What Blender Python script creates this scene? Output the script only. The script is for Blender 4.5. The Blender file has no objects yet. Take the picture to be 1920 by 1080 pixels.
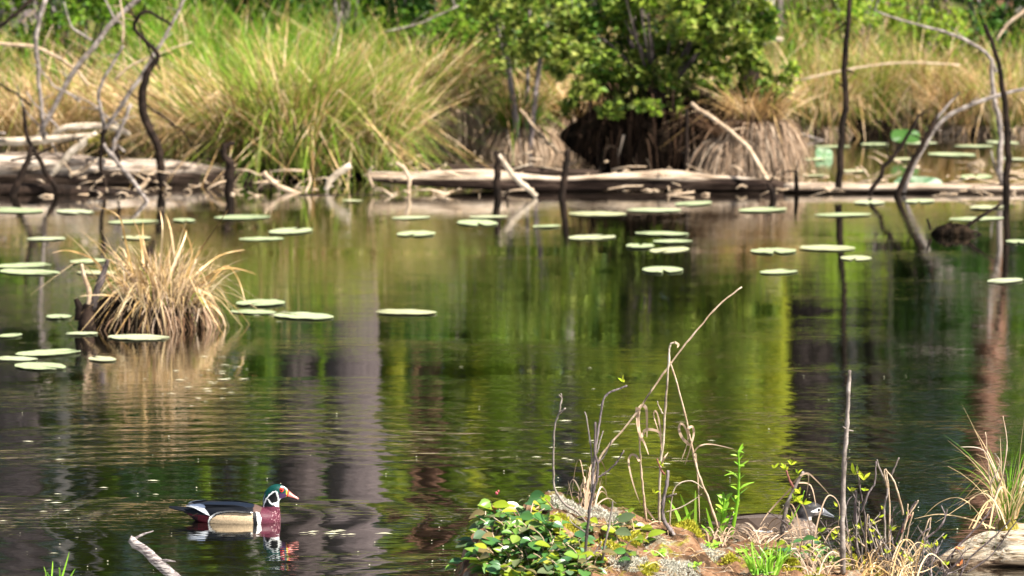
import bpy, bmesh, math, random
import numpy as np
from mathutils import Vector, Matrix
R = math.radians
C = bpy.context.scene.collection
SC = bpy.context.scene

# ---------------------------------------------------------------- camera, world, sun, exposure
CAMH, FPX, TILT = 2.5, 8200.0, math.atan(857 / 8200.0)
cam_d = bpy.data.cameras.new('camera')
cam = bpy.data.objects.new('camera', cam_d)
C.objects.link(cam)
cam.location = (0, 0, CAMH)
cam.rotation_euler = (math.pi / 2 - TILT, 0, 0)
cam_d.sensor_width = 36.0
cam_d.lens = FPX / 1920 * 36.0
cam_d.clip_start = 0.5
cam_d.clip_end = 2000
cam_d.dof.use_dof = True
cam_d.dof.focus_distance = 15.4
cam_d.dof.aperture_fstop = 6.0
SC.camera = cam

SUN_EL, SUN_AZ = R(57), R(120)      # azimuth measured clockwise from +Y
sun_dir = Vector((math.sin(SUN_AZ) * math.cos(SUN_EL), math.cos(SUN_AZ) * math.cos(SUN_EL), math.sin(SUN_EL)))
W = bpy.data.worlds.new('World')
SC.world = W
W.use_nodes = True
wn = W.node_tree
sky = wn.nodes.new('ShaderNodeTexSky')
sky.sky_type = 'NISHITA'
sky.sun_disc = False
sky.sun_elevation = SUN_EL
sky.sun_rotation = SUN_AZ
sky.air_density = 1.0
sky.dust_density = 2.0
wn.links.new(sky.outputs[0], wn.nodes['Background'].inputs[0])
wn.nodes['Background'].inputs[1].default_value = 0.05
sl = bpy.data.lights.new('sun', 'SUN')
sl.energy = 5.0
sl.angle = R(0.5)
sl.color = (1.0, 0.95, 0.86)
sun = bpy.data.objects.new('sun', sl)
C.objects.link(sun)
sun.rotation_euler = sun_dir.to_track_quat('Z', 'Y').to_euler()
SC.view_settings.view_transform = 'Standard'
SC.view_settings.look = 'None'
SC.view_settings.exposure = 1.42
SC.view_settings.gamma = 1.0
SC.cycles.max_bounces = 6
SC.cycles.transparent_max_bounces = 4
SC.cycles.glossy_bounces = 3
SC.cycles.diffuse_bounces = 1
SC.cycles.sample_clamp_indirect = 6

# ---------------------------------------------------------------- helpers
rng = np.random.default_rng(7)
random.seed(7)


def ray(px, py):
    cx, cy = (px - 960) / FPX, (540 - py) / FPX
    return Vector((cx, math.cos(TILT) + math.sin(TILT) * cy, -math.sin(TILT) + math.cos(TILT) * cy))


def at(px, py, Y):
    d = ray(px, py)
    return Vector((0, 0, CAMH)) + d * (Y / d.y)


def wat(px, py, z=0.0):
    d = ray(px, py)
    return Vector((0, 0, CAMH)) + d * ((z - CAMH) / d.z)


def tag(o, label=None, cat=None, group=None, kind=None):
    if label: o['label'] = label
    if cat: o['category'] = cat
    if group: o['group'] = group
    if kind: o['kind'] = kind
    return o


def empty(name, loc=(0, 0, 0), label=None, cat=None, group=None, rz=0):
    o = bpy.data.objects.new(name, None)
    o.empty_display_size = 0.1
    C.objects.link(o)
    o.location = loc
    o.rotation_euler = (0, 0, rz)
    return tag(o, label, cat, group)


def copy_tree(o, parent=None):
    c = o.copy()
    C.objects.link(c)
    c.parent = parent
    for ch in [x for x in bpy.data.objects if x.parent == o]:
        copy_tree(ch, c)
    return c


class MB:
    def __init__(s):
        s.v, s.f, s.n = [], [], 0

    def add(s, verts, faces):
        verts = np.asarray(verts, dtype=np.float32).reshape(-1, 3)
        s.v.append(verts)
        s.f.extend([tuple(int(i) + s.n for i in f) for f in faces])
        s.n += len(verts)

    def addq(s, verts, faces):      # faces as an (n, 4) array
        verts = np.asarray(verts, dtype=np.float32).reshape(-1, 3)
        s.v.append(verts)
        s.f.extend(map(tuple, (np.asarray(faces) + s.n).tolist()))
        s.n += len(verts)

    def tube(s, pts, rad, n=7, jit=0.0, caps=True):
        pts = [Vector(p) for p in pts]
        if not hasattr(rad, '__len__'):
            rad = [rad] * len(pts)
        vs, fs = [], []
        ref = Vector((0.13, 1, 0.21)).normalized()
        for i, p in enumerate(pts):
            t = (pts[min(i + 1, len(pts) - 1)] - pts[max(i - 1, 0)])
            t = t.normalized() if t.length > 1e-9 else Vector((0, 0, 1))
            a = t.cross(ref)
            if a.length < 0.1:
                a = t.cross(Vector((1, 0, 0)))
            a.normalize()
            b = t.cross(a)
            for k in range(n):
                an = 2 * math.pi * k / n
                r = rad[i] * (1 + jit * (random.random() - 0.5))
                vs.append(p + a * (math.cos(an) * r) + b * (math.sin(an) * r))
        for i in range(len(pts) - 1):
            for k in range(n):
                k2 = (k + 1) % n
                fs.append((i * n + k, i * n + k2, (i + 1) * n + k2, (i + 1) * n + k))
        if caps:
            fs.append(tuple(range(n - 1, -1, -1)))
            fs.append(tuple((len(pts) - 1) * n + k for k in range(n)))
        s.add([tuple(v) for v in vs], fs)

    def build(s, name, mat, parent=None, smooth=True, loc=None):
        me = bpy.data.meshes.new(name)
        v = np.concatenate(s.v) if s.v else np.zeros((0, 3))
        if parent is not None:
            v = v - np.array(parent_world(parent), dtype=np.float32)
        elif loc is not None:
            v = v - np.array(loc, dtype=np.float32)
        me.from_pydata(v.tolist(), [], s.f)
        if smooth:
            me.polygons.foreach_set('use_smooth', [True] * len(me.polygons))
        me.materials.append(mat)
        me.update()
        o = bpy.data.objects.new(name, me)
        C.objects.link(o)
        if parent is not None:
            o.parent = parent
        elif loc is not None:
            o.location = loc
        return o


def parent_world(p):
    v = Vector((0, 0, 0))
    while p is not None:
        v += p.location
        p = p.parent
    return tuple(v)


def smooth_path(pts, sub=4):
    """Catmull-Rom through the points."""
    P = [Vector(p) for p in pts]
    if len(P) < 3:
        return P
    out = []
    for i in range(len(P) - 1):
        p0, p1, p2, p3 = P[max(i - 1, 0)], P[i], P[i + 1], P[min(i + 2, len(P) - 1)]
        for k in range(sub):
            t = k / sub
            out.append(0.5 * ((2 * p1) + (p2 - p0) * t + (2 * p0 - 5 * p1 + 4 * p2 - p3) * t * t + (3 * p1 - p0 - 3 * p2 + p3) * t ** 3))
    out.append(P[-1])
    return out


def unit(a):
    return a / np.maximum(np.linalg.norm(a, axis=-1, keepdims=True), 1e-9)


def leaves(mb, pos, length, width, dirs=None, nrm=None, fold=0.25):
    """many leaf shaped faces; pos (n,3)"""
    n = len(pos)
    if dirs is None:
        dirs = unit(rng.normal(size=(n, 3)) * [1, 1, 0.6] + [0, 0, -0.15])
    if nrm is None:
        nrm = unit(rng.normal(size=(n, 3)) * 0.6 + [0, -0.25, 0.8])
    side = unit(np.cross(dirs, nrm))
    up = unit(np.cross(side, dirs))
    L = length * rng.uniform(0.65, 1.25, (n, 1))
    Wd = width * rng.uniform(0.65, 1.25, (n, 1)) / 2
    b = pos
    m1 = pos + dirs * L * 0.42
    tip = pos + dirs * L - up * L * 0.12
    V = np.stack([b, m1 + side * Wd + up * Wd * fold, tip, m1 - side * Wd + up * Wd * fold], axis=1)
    F = np.arange(n * 4).reshape(n, 4)
    mb.addq(V.reshape(-1, 3), F)


def blades(mb, root, az, L, width, a=1.0, b=0.1, c=0.2, d=0.3, K=5, twist=None):
    """ribbons: z = L(a t - b t^2), outward = L(c t + d t^2); a..d scalars or (n,)"""
    n = len(root)
    t = np.linspace(0, 1, K + 1)[None, :, None]
    A, B, Cc, D = [np.broadcast_to(np.asarray(q, dtype=float), (n,))[:, None, None] for q in (a, b, c, d)]
    L = np.broadcast_to(np.asarray(L, dtype=float), (n,))[:, None, None]
    w = np.broadcast_to(np.asarray(width, dtype=float), (n,))[:, None, None]
    h = np.stack([np.cos(az), np.sin(az), np.zeros(n)], axis=-1)[:, None, :]
    bend = rng.normal(size=(n, 1, 1)) * 0.12
    hs = np.stack([-np.sin(az), np.cos(az), np.zeros(n)], axis=-1)[:, None, :]
    P = root[:, None, :] + h * (L * (Cc * t + D * t * t)) + hs * (L * bend * t * t) + np.array([0, 0, 1.0]) * (L * (A * t - B * t * t))
    kk = (rng.uniform(0, 1, n) < .28)[:, None, None]          # some blades are snapped over
    tk = rng.uniform(.4, .85, n)[:, None, None]
    over = np.maximum(t - tk, 0) * kk
    ks = rng.uniform(-.8, .8, n)[:, None, None]
    P = P + (h * .5 + hs * ks) * (L * over) - np.array([0, 0, 1.0]) * (L * over * rng.uniform(.7, 2.0, n)[:, None, None])
    ta = az + (rng.uniform(-1.4, 1.4, n) if twist is None else twist) + math.pi / 2
    s = np.stack([np.cos(ta), np.sin(ta), np.zeros(n)], axis=-1)[:, None, :]
    wt = w * (1 - t ** 2.2 * 0.9) / 2
    V = np.stack([P - s * wt, P + s * wt], axis=2)        # n, K+1, 2, 3
    base = (np.arange(n) * (K + 1) * 2)[:, None]
    k = np.arange(K)[None, :] * 2
    F = np.stack([base + k, base + k + 1, base + k + 3, base + k + 2], axis=-1).reshape(-1, 4)
    mb.addq(V.reshape(-1, 3), F)


def ribbon(mb, pts, w, facing=Vector((0, -1, 0.3)), sub=4, taper=True):
    P = smooth_path(pts, sub)
    vs, fs = [], []
    for i, p in enumerate(P):
        t = (P[min(i + 1, len(P) - 1)] - P[max(i - 1, 0)])
        t = t.normalized() if t.length > 1e-9 else Vector((0, 0, 1))
        s = t.cross(facing).normalized()
        u = i / (len(P) - 1)
        ww = w * 0.5 * ((1 - 0.85 * u ** 2) if taper else 1)
        vs += [tuple(p - s * ww), tuple(p + s * ww)]
    for i in range(len(P) - 1):
        fs.append((2 * i, 2 * i + 1, 2 * i + 3, 2 * i + 2))
    mb.add(vs, fs)


def nz(x, y, z=0.0, s=1.0, seed=0):
    from mathutils import noise
    return noise.noise(Vector((x * s + seed * 13.7, y * s - seed * 7.1, z * s)))


# ---------------------------------------------------------------- materials
def new_mat(name):
    m = bpy.data.materials.new(name)
    m.use_nodes = True
    nt = m.node_tree
    for n in list(nt.nodes):
        nt.nodes.remove(n)
    out = nt.nodes.new('ShaderNodeOutputMaterial')
    return m, nt, out


def ramp(nt, fac, cols, interp='LINEAR'):
    r = nt.nodes.new('ShaderNodeValToRGB')
    r.color_ramp.interpolation = interp
    e = r.color_ramp.elements
    n = len(cols)
    while len(e) < n:
        e.new(0.5)
    for i, c in enumerate(cols):
        if len(c) == 4:
            e[i].position, c = c[0], c[1:]
        else:
            e[i].position = i / (n - 1)
        e[i].color = (*c, 1)
    nt.links.new(fac, r.inputs[0])
    return r.outputs[0]


def noise_fac(nt, scale, vec=None, detail=3, stretch=None, rough=0.55):
    tc = nt.nodes.new('ShaderNodeTexCoord')
    src = tc.outputs['Object']
    if stretch:
        mp = nt.nodes.new('ShaderNodeMapping')
        mp.inputs['Scale'].default_value = stretch
        nt.links.new(src, mp.inputs[0])
        src = mp.outputs[0]
    n = nt.nodes.new('ShaderNodeTexNoise')
    n.inputs['Scale'].default_value = scale
    n.inputs['Detail'].default_value = detail
    n.inputs['Roughness'].default_value = rough
    nt.links.new(src, n.inputs['Vector'])
    return n.outputs['Fac']


def leaf_mat(name, cols, trans=0.35, rough=0.5, spec=0.2, clump=0):
    m, nt, out = new_mat(name)
    g = nt.nodes.new('ShaderNodeNewGeometry')
    fac = g.outputs['Random Per Island']
    if clump:       # neighbouring blades share a tint: tan and green come in patches
        mp = nt.nodes.new('ShaderNodeMapping')
        mp.inputs['Scale'].default_value = (clump, clump, clump * .12)
        nt.links.new(g.outputs['Position'], mp.inputs[0])
        n = nt.nodes.new('ShaderNodeTexNoise')
        n.inputs['Scale'].default_value = 1.0
        n.inputs['Detail'].default_value = 2
        nt.links.new(mp.outputs[0], n.inputs['Vector'])
        mr = nt.nodes.new('ShaderNodeMapRange')
        mr.inputs[1].default_value, mr.inputs[2].default_value = .3, .7
        nt.links.new(n.outputs['Fac'], mr.inputs[0])
        mm = nt.nodes.new('ShaderNodeMixRGB')
        mm.inputs[0].default_value = .6
        nt.links.new(fac, mm.inputs[1])
        nt.links.new(mr.outputs[0], mm.inputs[2])
        fac = mm.outputs[0]
    col = ramp(nt, fac, cols)
    p = nt.nodes.new('ShaderNodeBsdfPrincipled')
    p.inputs['Roughness'].default_value = rough
    p.inputs['Specular IOR Level'].default_value = spec
    nt.links.new(col, p.inputs['Base Color'])
    tr = nt.nodes.new('ShaderNodeBsdfTranslucent')
    nt.links.new(col, tr.inputs[0])
    mx = nt.nodes.new('ShaderNodeMixShader')
    mx.inputs[0].default_value = trans
    nt.links.new(p.outputs[0], mx.inputs[1])
    nt.links.new(tr.outputs[0], mx.inputs[2])
    nt.links.new(mx.outputs[0], out.inputs[0])
    return m


def solid_mat(name, cols, scale=8, stretch=None, rough=0.8, bump=0.0, bscale=None, spec=0.3, detail=4, interp='LINEAR', bd=0.01):
    m, nt, out = new_mat(name)
    f = noise_fac(nt, scale, detail=detail, stretch=stretch)
    mr = nt.nodes.new('ShaderNodeMapRange')
    mr.inputs[1].default_value, mr.inputs[2].default_value = 0.3, 0.7
    nt.links.new(f, mr.inputs[0])
    col = ramp(nt, mr.outputs[0], cols, interp)
    p = nt.nodes.new('ShaderNodeBsdfPrincipled')
    p.inputs['Roughness'].default_value = rough
    p.inputs['Specular IOR Level'].default_value = spec
    nt.links.new(col, p.inputs['Base Color'])
    if bump:
        b = nt.nodes.new('ShaderNodeBump')
        b.inputs['Strength'].default_value = bump
        b.inputs['Distance'].default_value = bd
        nt.links.new(noise_fac(nt, bscale or scale * 2, detail=5, stretch=stretch), b.inputs['Height'])
        nt.links.new(b.outputs[0], p.inputs['Normal'])
    nt.links.new(p.outputs[0], out.inputs[0])
    return m


M = {}
M['dry'] = leaf_mat('dry_grass', [(.04, .025, .01), (.12, .075, .03), (.48, .29, .12), (.28, .18, .06), (.68, .45, .23), (.82, .62, .40), (.18, .13, .035), (.09, .05, .02)], 0.15, 0.6, .1, clump=5)
M['dry_green'] = leaf_mat('green_rush', [(.012, .025, .005), (.10, .21, .015), (.22, .36, .03), (.38, .44, .07), (.04, .08, .01), (.46, .50, .09), (.12, .22, .02)], 0.35, clump=5)
M['green'] = leaf_mat('fresh_grass', [(.015, .04, .006), (.08, .20, .012), (.17, .36, .02), (.10, .24, .02), (.28, .42, .03), (.40, .48, .06), (.16, .28, .02)], 0.4, clump=4)
M['pale_dry'] = leaf_mat('pale_dead_grass', [(.20, .125, .075), (.52, .37, .25), (.38, .25, .16), (.68, .53, .39), (.12, .075, .045)], 0.2, 0.7)
M['root_brown'] = leaf_mat('dead_root_fibre', [(.07, .035, .018), (.14, .075, .04), (.28, .17, .10), (.05, .028, .015)], 0.1, 0.8)
M['shrub_mid'] = leaf_mat('shrub_leaf', [(.04, .11, .015), (.13, .27, .02), (.24, .38, .03), (.07, .20, .02), (.36, .44, .06), (.02, .06, .01)], 0.45)
M['shrub_yellow'] = leaf_mat('yellow_green_leaf', [(.03, .06, .01), (.36, .46, .03), (.62, .62, .05), (.10, .18, .02), (.46, .56, .04), (.76, .66, .08), (.22, .30, .02), (.05, .09, .01)], 0.45, clump=1.8)
M['shrub_bright'] = leaf_mat('bright_green_leaf', [(.10, .22, .02), (.26, .44, .03), (.42, .52, .06), (.16, .32, .03), (.50, .50, .10), (.04, .10, .01)], 0.5, clump=1.5)
M['shrub_dark'] = leaf_mat('dark_green_leaf', [(.02, .05, .012), (.05, .13, .02), (.09, .20, .03), (.03, .07, .02)], 0.35)
M['conifer'] = leaf_mat('conifer_leaf', [(.015, .035, .01), (.03, .07, .014), (.05, .10, .02)], 0.2)
M['far'] = leaf_mat('far_leaf', [(.004, .009, .003), (.018, .035, .008), (.07, .10, .015), (.006, .010, .004), (.025, .05, .010)], 0.12, clump=.7)
M['bark_purple'] = solid_mat('purple_brown_bark', [(.10, .078, .08), (.18, .14, .14), (.27, .215, .215)], 6, (3, 3, 0.5), 0.9, 1.0, 10, bd=.03)
M['bark_grey'] = solid_mat('grey_bark', [(.11, .085, .085), (.23, .185, .18), (.36, .31, .30)], 6, (3, 3, 0.5), 0.9, 1.0, 10, bd=.03)
M['bark_dark'] = solid_mat('dark_bark', [(.04, .03, .028), (.09, .07, .065), (.16, .12, .12)], 6, (3, 3, 0.5), 0.9, 1.0, 10, bd=.03)
M['bark_red'] = solid_mat('red_brown_bark', [(.12, .05, .03), (.26, .13, .085), (.38, .22, .16)], 6, (3, 3, 0.5), 0.9, 1.0, 10, bd=.03)
M['bark_pale'] = solid_mat('pale_bark', [(.25, .21, .19), (.42, .38, .34), (.55, .50, .46)], 8, (2, 2, 1), 0.85)
M['wet_wood'] = solid_mat('wet_dark_wood', [(.006, .004, .003), (.016, .010, .007), (.045, .028, .02)], 14, None, 0.75, 0.6, spec=.1)
M['stick_grey'] = solid_mat('weathered_grey_stick', [(.07, .055, .045), (.22, .18, .155), (.42, .36, .32)], 20, None, 0.8, 0.5)
M['stick_pale'] = solid_mat('bleached_stick', [(.16, .12, .08), (.42, .34, .25), (.60, .51, .41)], 16, None, 0.75, 0.5)
M['stick_split'] = solid_mat('split_grey_wood', [(.04, .032, .034), (.15, .12, .12), (.38, .34, .32), (.54, .50, .46)], 30, (1.2, 1.2, 7), 0.8, 0.8, detail=6)
M['stick_tan'] = solid_mat('tan_stick', [(.30, .20, .12), (.45, .33, .22), (.58, .46, .34)], 20, None, 0.8, 0.5)
M['moss_stick'] = solid_mat('mossy_stick', [(.10, .08, .02), (.22, .18, .03), (.33, .29, .05)], 20, None, 0.9, 0.8)
M['soil'] = solid_mat('wet_soil', [(.004, .003, .002), (.012, .008, .005), (.04, .026, .016)], 16, (1, 1, .4), 0.95, 1.0, spec=.05, bd=.05)

# log: bleached wood, lit top and shaded underside painted in by height
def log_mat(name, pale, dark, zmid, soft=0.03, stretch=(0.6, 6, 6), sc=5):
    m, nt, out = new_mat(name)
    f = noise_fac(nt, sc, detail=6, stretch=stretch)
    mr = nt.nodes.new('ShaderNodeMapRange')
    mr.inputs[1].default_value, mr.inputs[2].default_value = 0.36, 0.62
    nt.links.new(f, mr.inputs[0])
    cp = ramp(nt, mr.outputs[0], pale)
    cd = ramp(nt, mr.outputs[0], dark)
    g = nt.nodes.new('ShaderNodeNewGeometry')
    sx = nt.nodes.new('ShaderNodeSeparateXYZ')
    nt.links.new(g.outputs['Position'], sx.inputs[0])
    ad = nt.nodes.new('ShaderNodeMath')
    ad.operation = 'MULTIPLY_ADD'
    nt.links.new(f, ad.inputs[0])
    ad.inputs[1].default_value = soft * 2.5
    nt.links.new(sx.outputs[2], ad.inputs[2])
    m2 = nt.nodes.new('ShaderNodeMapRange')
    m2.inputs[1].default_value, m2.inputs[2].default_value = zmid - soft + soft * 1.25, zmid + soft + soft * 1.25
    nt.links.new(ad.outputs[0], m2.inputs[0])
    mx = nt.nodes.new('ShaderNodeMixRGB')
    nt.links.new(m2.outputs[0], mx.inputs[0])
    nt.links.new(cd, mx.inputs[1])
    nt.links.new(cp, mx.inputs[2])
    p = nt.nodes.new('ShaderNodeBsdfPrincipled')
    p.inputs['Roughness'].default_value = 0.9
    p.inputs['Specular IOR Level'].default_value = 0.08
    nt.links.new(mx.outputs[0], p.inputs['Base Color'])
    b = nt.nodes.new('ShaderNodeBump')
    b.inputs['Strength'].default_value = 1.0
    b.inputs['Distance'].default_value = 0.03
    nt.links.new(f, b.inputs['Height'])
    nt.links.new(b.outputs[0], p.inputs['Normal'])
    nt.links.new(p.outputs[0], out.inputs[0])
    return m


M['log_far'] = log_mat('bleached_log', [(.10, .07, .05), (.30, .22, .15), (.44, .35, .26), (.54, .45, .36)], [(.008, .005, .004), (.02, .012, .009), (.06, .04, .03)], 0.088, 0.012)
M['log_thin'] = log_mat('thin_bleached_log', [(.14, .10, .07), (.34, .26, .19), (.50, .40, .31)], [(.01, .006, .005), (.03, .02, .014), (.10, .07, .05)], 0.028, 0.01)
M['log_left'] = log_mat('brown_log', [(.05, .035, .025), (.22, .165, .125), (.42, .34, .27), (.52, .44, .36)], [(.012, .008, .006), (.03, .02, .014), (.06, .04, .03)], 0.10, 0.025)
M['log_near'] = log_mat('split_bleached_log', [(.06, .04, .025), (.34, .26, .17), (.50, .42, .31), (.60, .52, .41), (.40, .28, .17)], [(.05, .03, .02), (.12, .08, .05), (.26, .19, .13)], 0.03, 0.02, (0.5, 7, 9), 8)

# water
WAKE = wat(440, 975)
def water_mat():
    m, nt, out = new_mat('pond_water')
    N, L = nt.nodes, nt.links
    g = N.new('ShaderNodeNewGeometry')

    def math_(op, a, b=None, c=None):
        n = N.new('ShaderNodeMath')
        n.operation = op
        for i, q in enumerate((a, b, c)):
            if q is None: continue
            if isinstance(q, (int, float)): n.inputs[i].default_value = q
            else: L.new(q, n.inputs[i])
        return n.outputs[0]

    def nse(scale, stretch=(1, 1, 1), detail=2):
        mp = N.new('ShaderNodeMapping')
        mp.inputs['Scale'].default_value = stretch
        L.new(g.outputs['Position'], mp.inputs[0])
        n = N.new('ShaderNodeTexNoise')
        n.inputs['Scale'].default_value = scale
        n.inputs['Detail'].default_value = detail
        L.new(mp.outputs[0], n.inputs['Vector'])
        return n.outputs['Fac']

    sx = N.new('ShaderNodeSeparateXYZ')
    L.new(g.outputs['Position'], sx.inputs[0])
    Y = sx.outputs[1]
    near = N.new('ShaderNodeMapRange')          # 1 near, 0.35 by the far bank
    near.inputs[1].default_value, near.inputs[2].default_value = 14.5, 22
    near.inputs[3].default_value, near.inputs[4].default_value = 1.0, 0.16
    L.new(Y, near.inputs[0])
    patch = N.new('ShaderNodeMapRange')
    patch.inputs[1].default_value, patch.inputs[2].default_value = 0.35, 0.65
    patch.inputs[3].default_value, patch.inputs[4].default_value = 0.25, 1.5
    L.new(nse(0.9, (0.6, 1.3, 1), 1), patch.inputs[0])
    fine = math_('MULTIPLY', math_('ADD', math_('MULTIPLY', nse(13, (0.5, 1.6, 1)), 0.0036), math_('MULTIPLY', nse(3.0, (0.6, 1.3, 1)), 0.0035)), math_('MULTIPLY', near.outputs[0], patch.outputs[0]))
    chop = math_('MULTIPLY', math_('MULTIPLY', nse(9, (0.33, 2.7, 1), 3), 0.0017), math_('MULTIPLY', math_('ADD', near.outputs[0], 0.25), patch.outputs[0]))
    fine = math_('ADD', fine, chop)
    # rings spreading from the swimming duck
    dx = math_('SUBTRACT', sx.outputs[0], WAKE.x)
    dy = math_('SUBTRACT', Y, WAKE.y)
    r = math_('SQRT', math_('ADD', math_('MULTIPLY', dx, dx), math_('MULTIPLY', dy, dy)))
    r2 = math_('ADD', r, math_('MULTIPLY', nse(1.2, detail=1), 0.22))
    rings = math_('SINE', math_('MULTIPLY', r2, 2 * math.pi / 0.19))
    env = N.new('ShaderNodeMapRange')
    env.inputs[1].default_value, env.inputs[2].default_value = 0.2, 4.6
    env.inputs[3].default_value, env.inputs[4].default_value = 1.0, 0.0
    L.new(r, env.inputs[0])
    envm = math_('MULTIPLY', env.outputs[0], patch.outputs[0])
    h = math_('ADD', fine, math_('MULTIPLY', math_('MULTIPLY', rings, envm), 0.0009))
    b = N.new('ShaderNodeBump')
    b.inputs['Strength'].default_value = 1.0
    b.inputs['Distance'].default_value = 1.0
    L.new(h, b.inputs['Height'])
    p = N.new('ShaderNodeBsdfPrincipled')
    p.inputs['Base Color'].default_value = (.0025, .0025, .0012, 1)
    p.inputs['Roughness'].default_value = 0.015
    p.inputs['IOR'].default_value = 1.9
    L.new(b.outputs[0], p.inputs['Normal'])
    gl = N.new('ShaderNodeBsdfGlossy')
    gl.inputs['Color'].default_value = (.92, .92, .90, 1)
    gl.inputs['Roughness'].default_value = 0.015
    L.new(b.outputs[0], gl.inputs['Normal'])
    mx = N.new('ShaderNodeMixShader')
    mx.inputs[0].default_value = .5
    L.new(p.outputs[0], mx.inputs[1])
    L.new(gl.outputs[0], mx.inputs[2])
    L.new(mx.outputs[0], out.inputs[0])
    return m


M['water'] = water_mat()

# ---------------------------------------------------------------- ground and water
def ground_h(x, y):
    far = 33.3 if x < -0.5 else 33.3 + min(1, (x + 0.5) / 2.2) * 2.7
    far += 0.5 * nz(x, 0, 0, 0.4, 3)
    near_ = 9.5 + 0.7 * nz(x, 5, 0, 0.2, 5)
    side = 26 + 2 * nz(y, 1, 0, .15, 8)
    d = max(y - far, near_ - y, abs(x) - side)   # >0 on land
    if d < 0:
        return -0.12 - min(1.2, -d * 0.35)
    h = -0.12 + min(d, 1.2) * 0.28 + 0.03 * max(0, d - 1.2) + 0.08 * nz(x, y, 0, 0.7)
    if y > 60: h += (y - 60) * 0.06
    if y < 9.5: h += min(0.5, (9.5 - y) * 0.15)
    return h


def make_ground():
    xs = np.concatenate([np.linspace(-900, -40, 18), np.linspace(-36, -9, 28), np.linspace(-8.5, 8.5, 69), np.linspace(9, 36, 28), np.linspace(40, 900, 18)])
    ys = np.concatenate([np.linspace(-900, -20, 14), np.linspace(-15, 30, 46), np.linspace(30.3, 48, 60), np.linspace(49, 110, 40), np.linspace(130, 1500, 20)])
    V = [(x, y, min(ground_h(x, y), 9)) for y in ys for x in xs]
    nx = len(xs)
    F = [(j * nx + i, j * nx + i + 1, (j + 1) * nx + i + 1, (j + 1) * nx + i) for j in range(len(ys) - 1) for i in range(nx - 1)]
    mb = MB()
    mb.add(V, F)
    m = solid_mat('forest_floor', [(.03, .022, .012), (.07, .05, .025), (.10, .10, .03), (.13, .09, .05)], 1.5, None, 0.95, 0.8, 12, bd=.04)
    tag(mb.build('ground', m), kind='structure')


make_ground()
mb = MB()
mb.add([(-30, 6, 0), (30, 6, 0), (30, 38.5, 0), (-30, 38.5, 0)], [(0, 1, 2, 3)])
tag(mb.build('pond_water', M['water'], smooth=False), kind='structure')
#--PART2--
M['bark_band'] = solid_mat('grey_purple_bark', [(.08, .06, .063), (.155, .122, .125), (.25, .20, .205)], 9, (4, 4, 0.5), 0.9, 1.0, 14, bd=.04)
M['bark_mid'] = solid_mat('dark_purple_bark', [(.06, .045, .047), (.11, .085, .085), (.17, .13, .13)], 6, (3, 3, 0.5), 0.9, 1.0, 10, bd=.03)


def X(px, Y):
    return (px - 960) / FPX * Y


def gz(x, y):
    return ground_h(x, y)


def cloud(n, c, r, shell=0.55, lumps=7, seed=0):
    """points in a lumpy crown: centre c, radii r; clumps with gaps between"""
    rg = np.random.default_rng(seed + 100)
    lc = unit(rg.normal(size=(lumps * 4, 3))) * rg.uniform(0.45, 0.95, (lumps * 4, 1))
    lr = rg.uniform(0.22, 0.42, lumps * 4)
    k = rg.integers(0, lumps * 4, n)
    p = lc[k] + unit(rg.normal(size=(n, 3))) * (lr[k][:, None] * rg.uniform(0, 1, (n, 1)) ** shell)
    return np.asarray(c) + p * np.asarray(r)


# ---------------------------------------------------------------- far wood (one mass)
def far_wood():
    mb = MB()
    def sheet(n, xr, yr, zr, size, seed):
        rg = np.random.default_rng(seed)
        p = np.stack([rg.uniform(*xr, n), rg.uniform(*yr, n), zr[0] + (zr[1] - zr[0]) * rg.uniform(0, 1, n) ** 1.1], axis=-1)
        # lumpy: pull towards crown centres
        cx = rg.uniform(*xr, 160); cy = rg.uniform(*yr, 160); cz = rg.uniform(*zr, 160)
        k = rg.integers(0, 160, n)
        q = np.stack([cx[k], cy[k], cz[k]], axis=-1) + unit(rg.normal(size=(n, 3))) * rg.uniform(0, 1, (n, 1)) ** 0.5 * np.array([1.6, 1.6, 2.2]) * (size * 6)
        m = rg.uniform(0, 1, n) < 0.6
        p[m] = q[m]
        p[:, 2] = np.abs(p[:, 2])
        leaves(mb, p, size, size * 0.6)
    sheet(60000, (-9.5, 9.5), (62, 78), (0.5, 15), 0.26, 1)
    sheet(15000, (-48, 48), (74, 92), (0.5, 24), 1.1, 2)
    sheet(9000, (-60, -12), (34, 72), (0.5, 18), 1.0, 3)
    sheet(9000, (12, 60), (36, 72), (0.5, 18), 1.0, 4)
    o = mb.build('far_woodland', M['far'], smooth=False)
    tag(o, kind='stuff')


far_wood()

# ---------------------------------------------------------------- trees behind the marsh (seen mirrored in the pond)
crown_cache = {}


def crown_mesh(kind, leafm, n, size, seed):
    key = (kind, seed)
    if key in crown_cache:
        return crown_cache[key]
    mb = MB()
    if kind == 'conifer':
        rg = np.random.default_rng(seed)
        t = rg.uniform(0, 1, n) ** 0.8
        z = 8.5 + t * 12
        rr = (1 - t) * 2.3 + 0.3
        nb = 60
        baz = rg.uniform(0, 2 * math.pi, nb)
        k = (t * nb).astype(int) % nb
        az = baz[k] + rg.normal(size=n) * 0.18
        u = rg.uniform(0.05, 1, n) ** 0.7
        p = np.stack([np.cos(az) * rr * u, np.sin(az) * rr * u, z - u * rr * 0.35 + rg.normal(size=n) * 0.12], axis=-1)
        leaves(mb, p, size, size * 0.5)
    else:
        leaves(mb, cloud(n, (0, 0, 13.5), (2.4, 2.4, 4.6), seed=seed), size, size * 0.7)
    o = mb.build('crown', leafm, smooth=False)
    crown_cache[key] = o.data
    bpy.data.objects.remove(o)
    return crown_cache[key]


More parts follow.
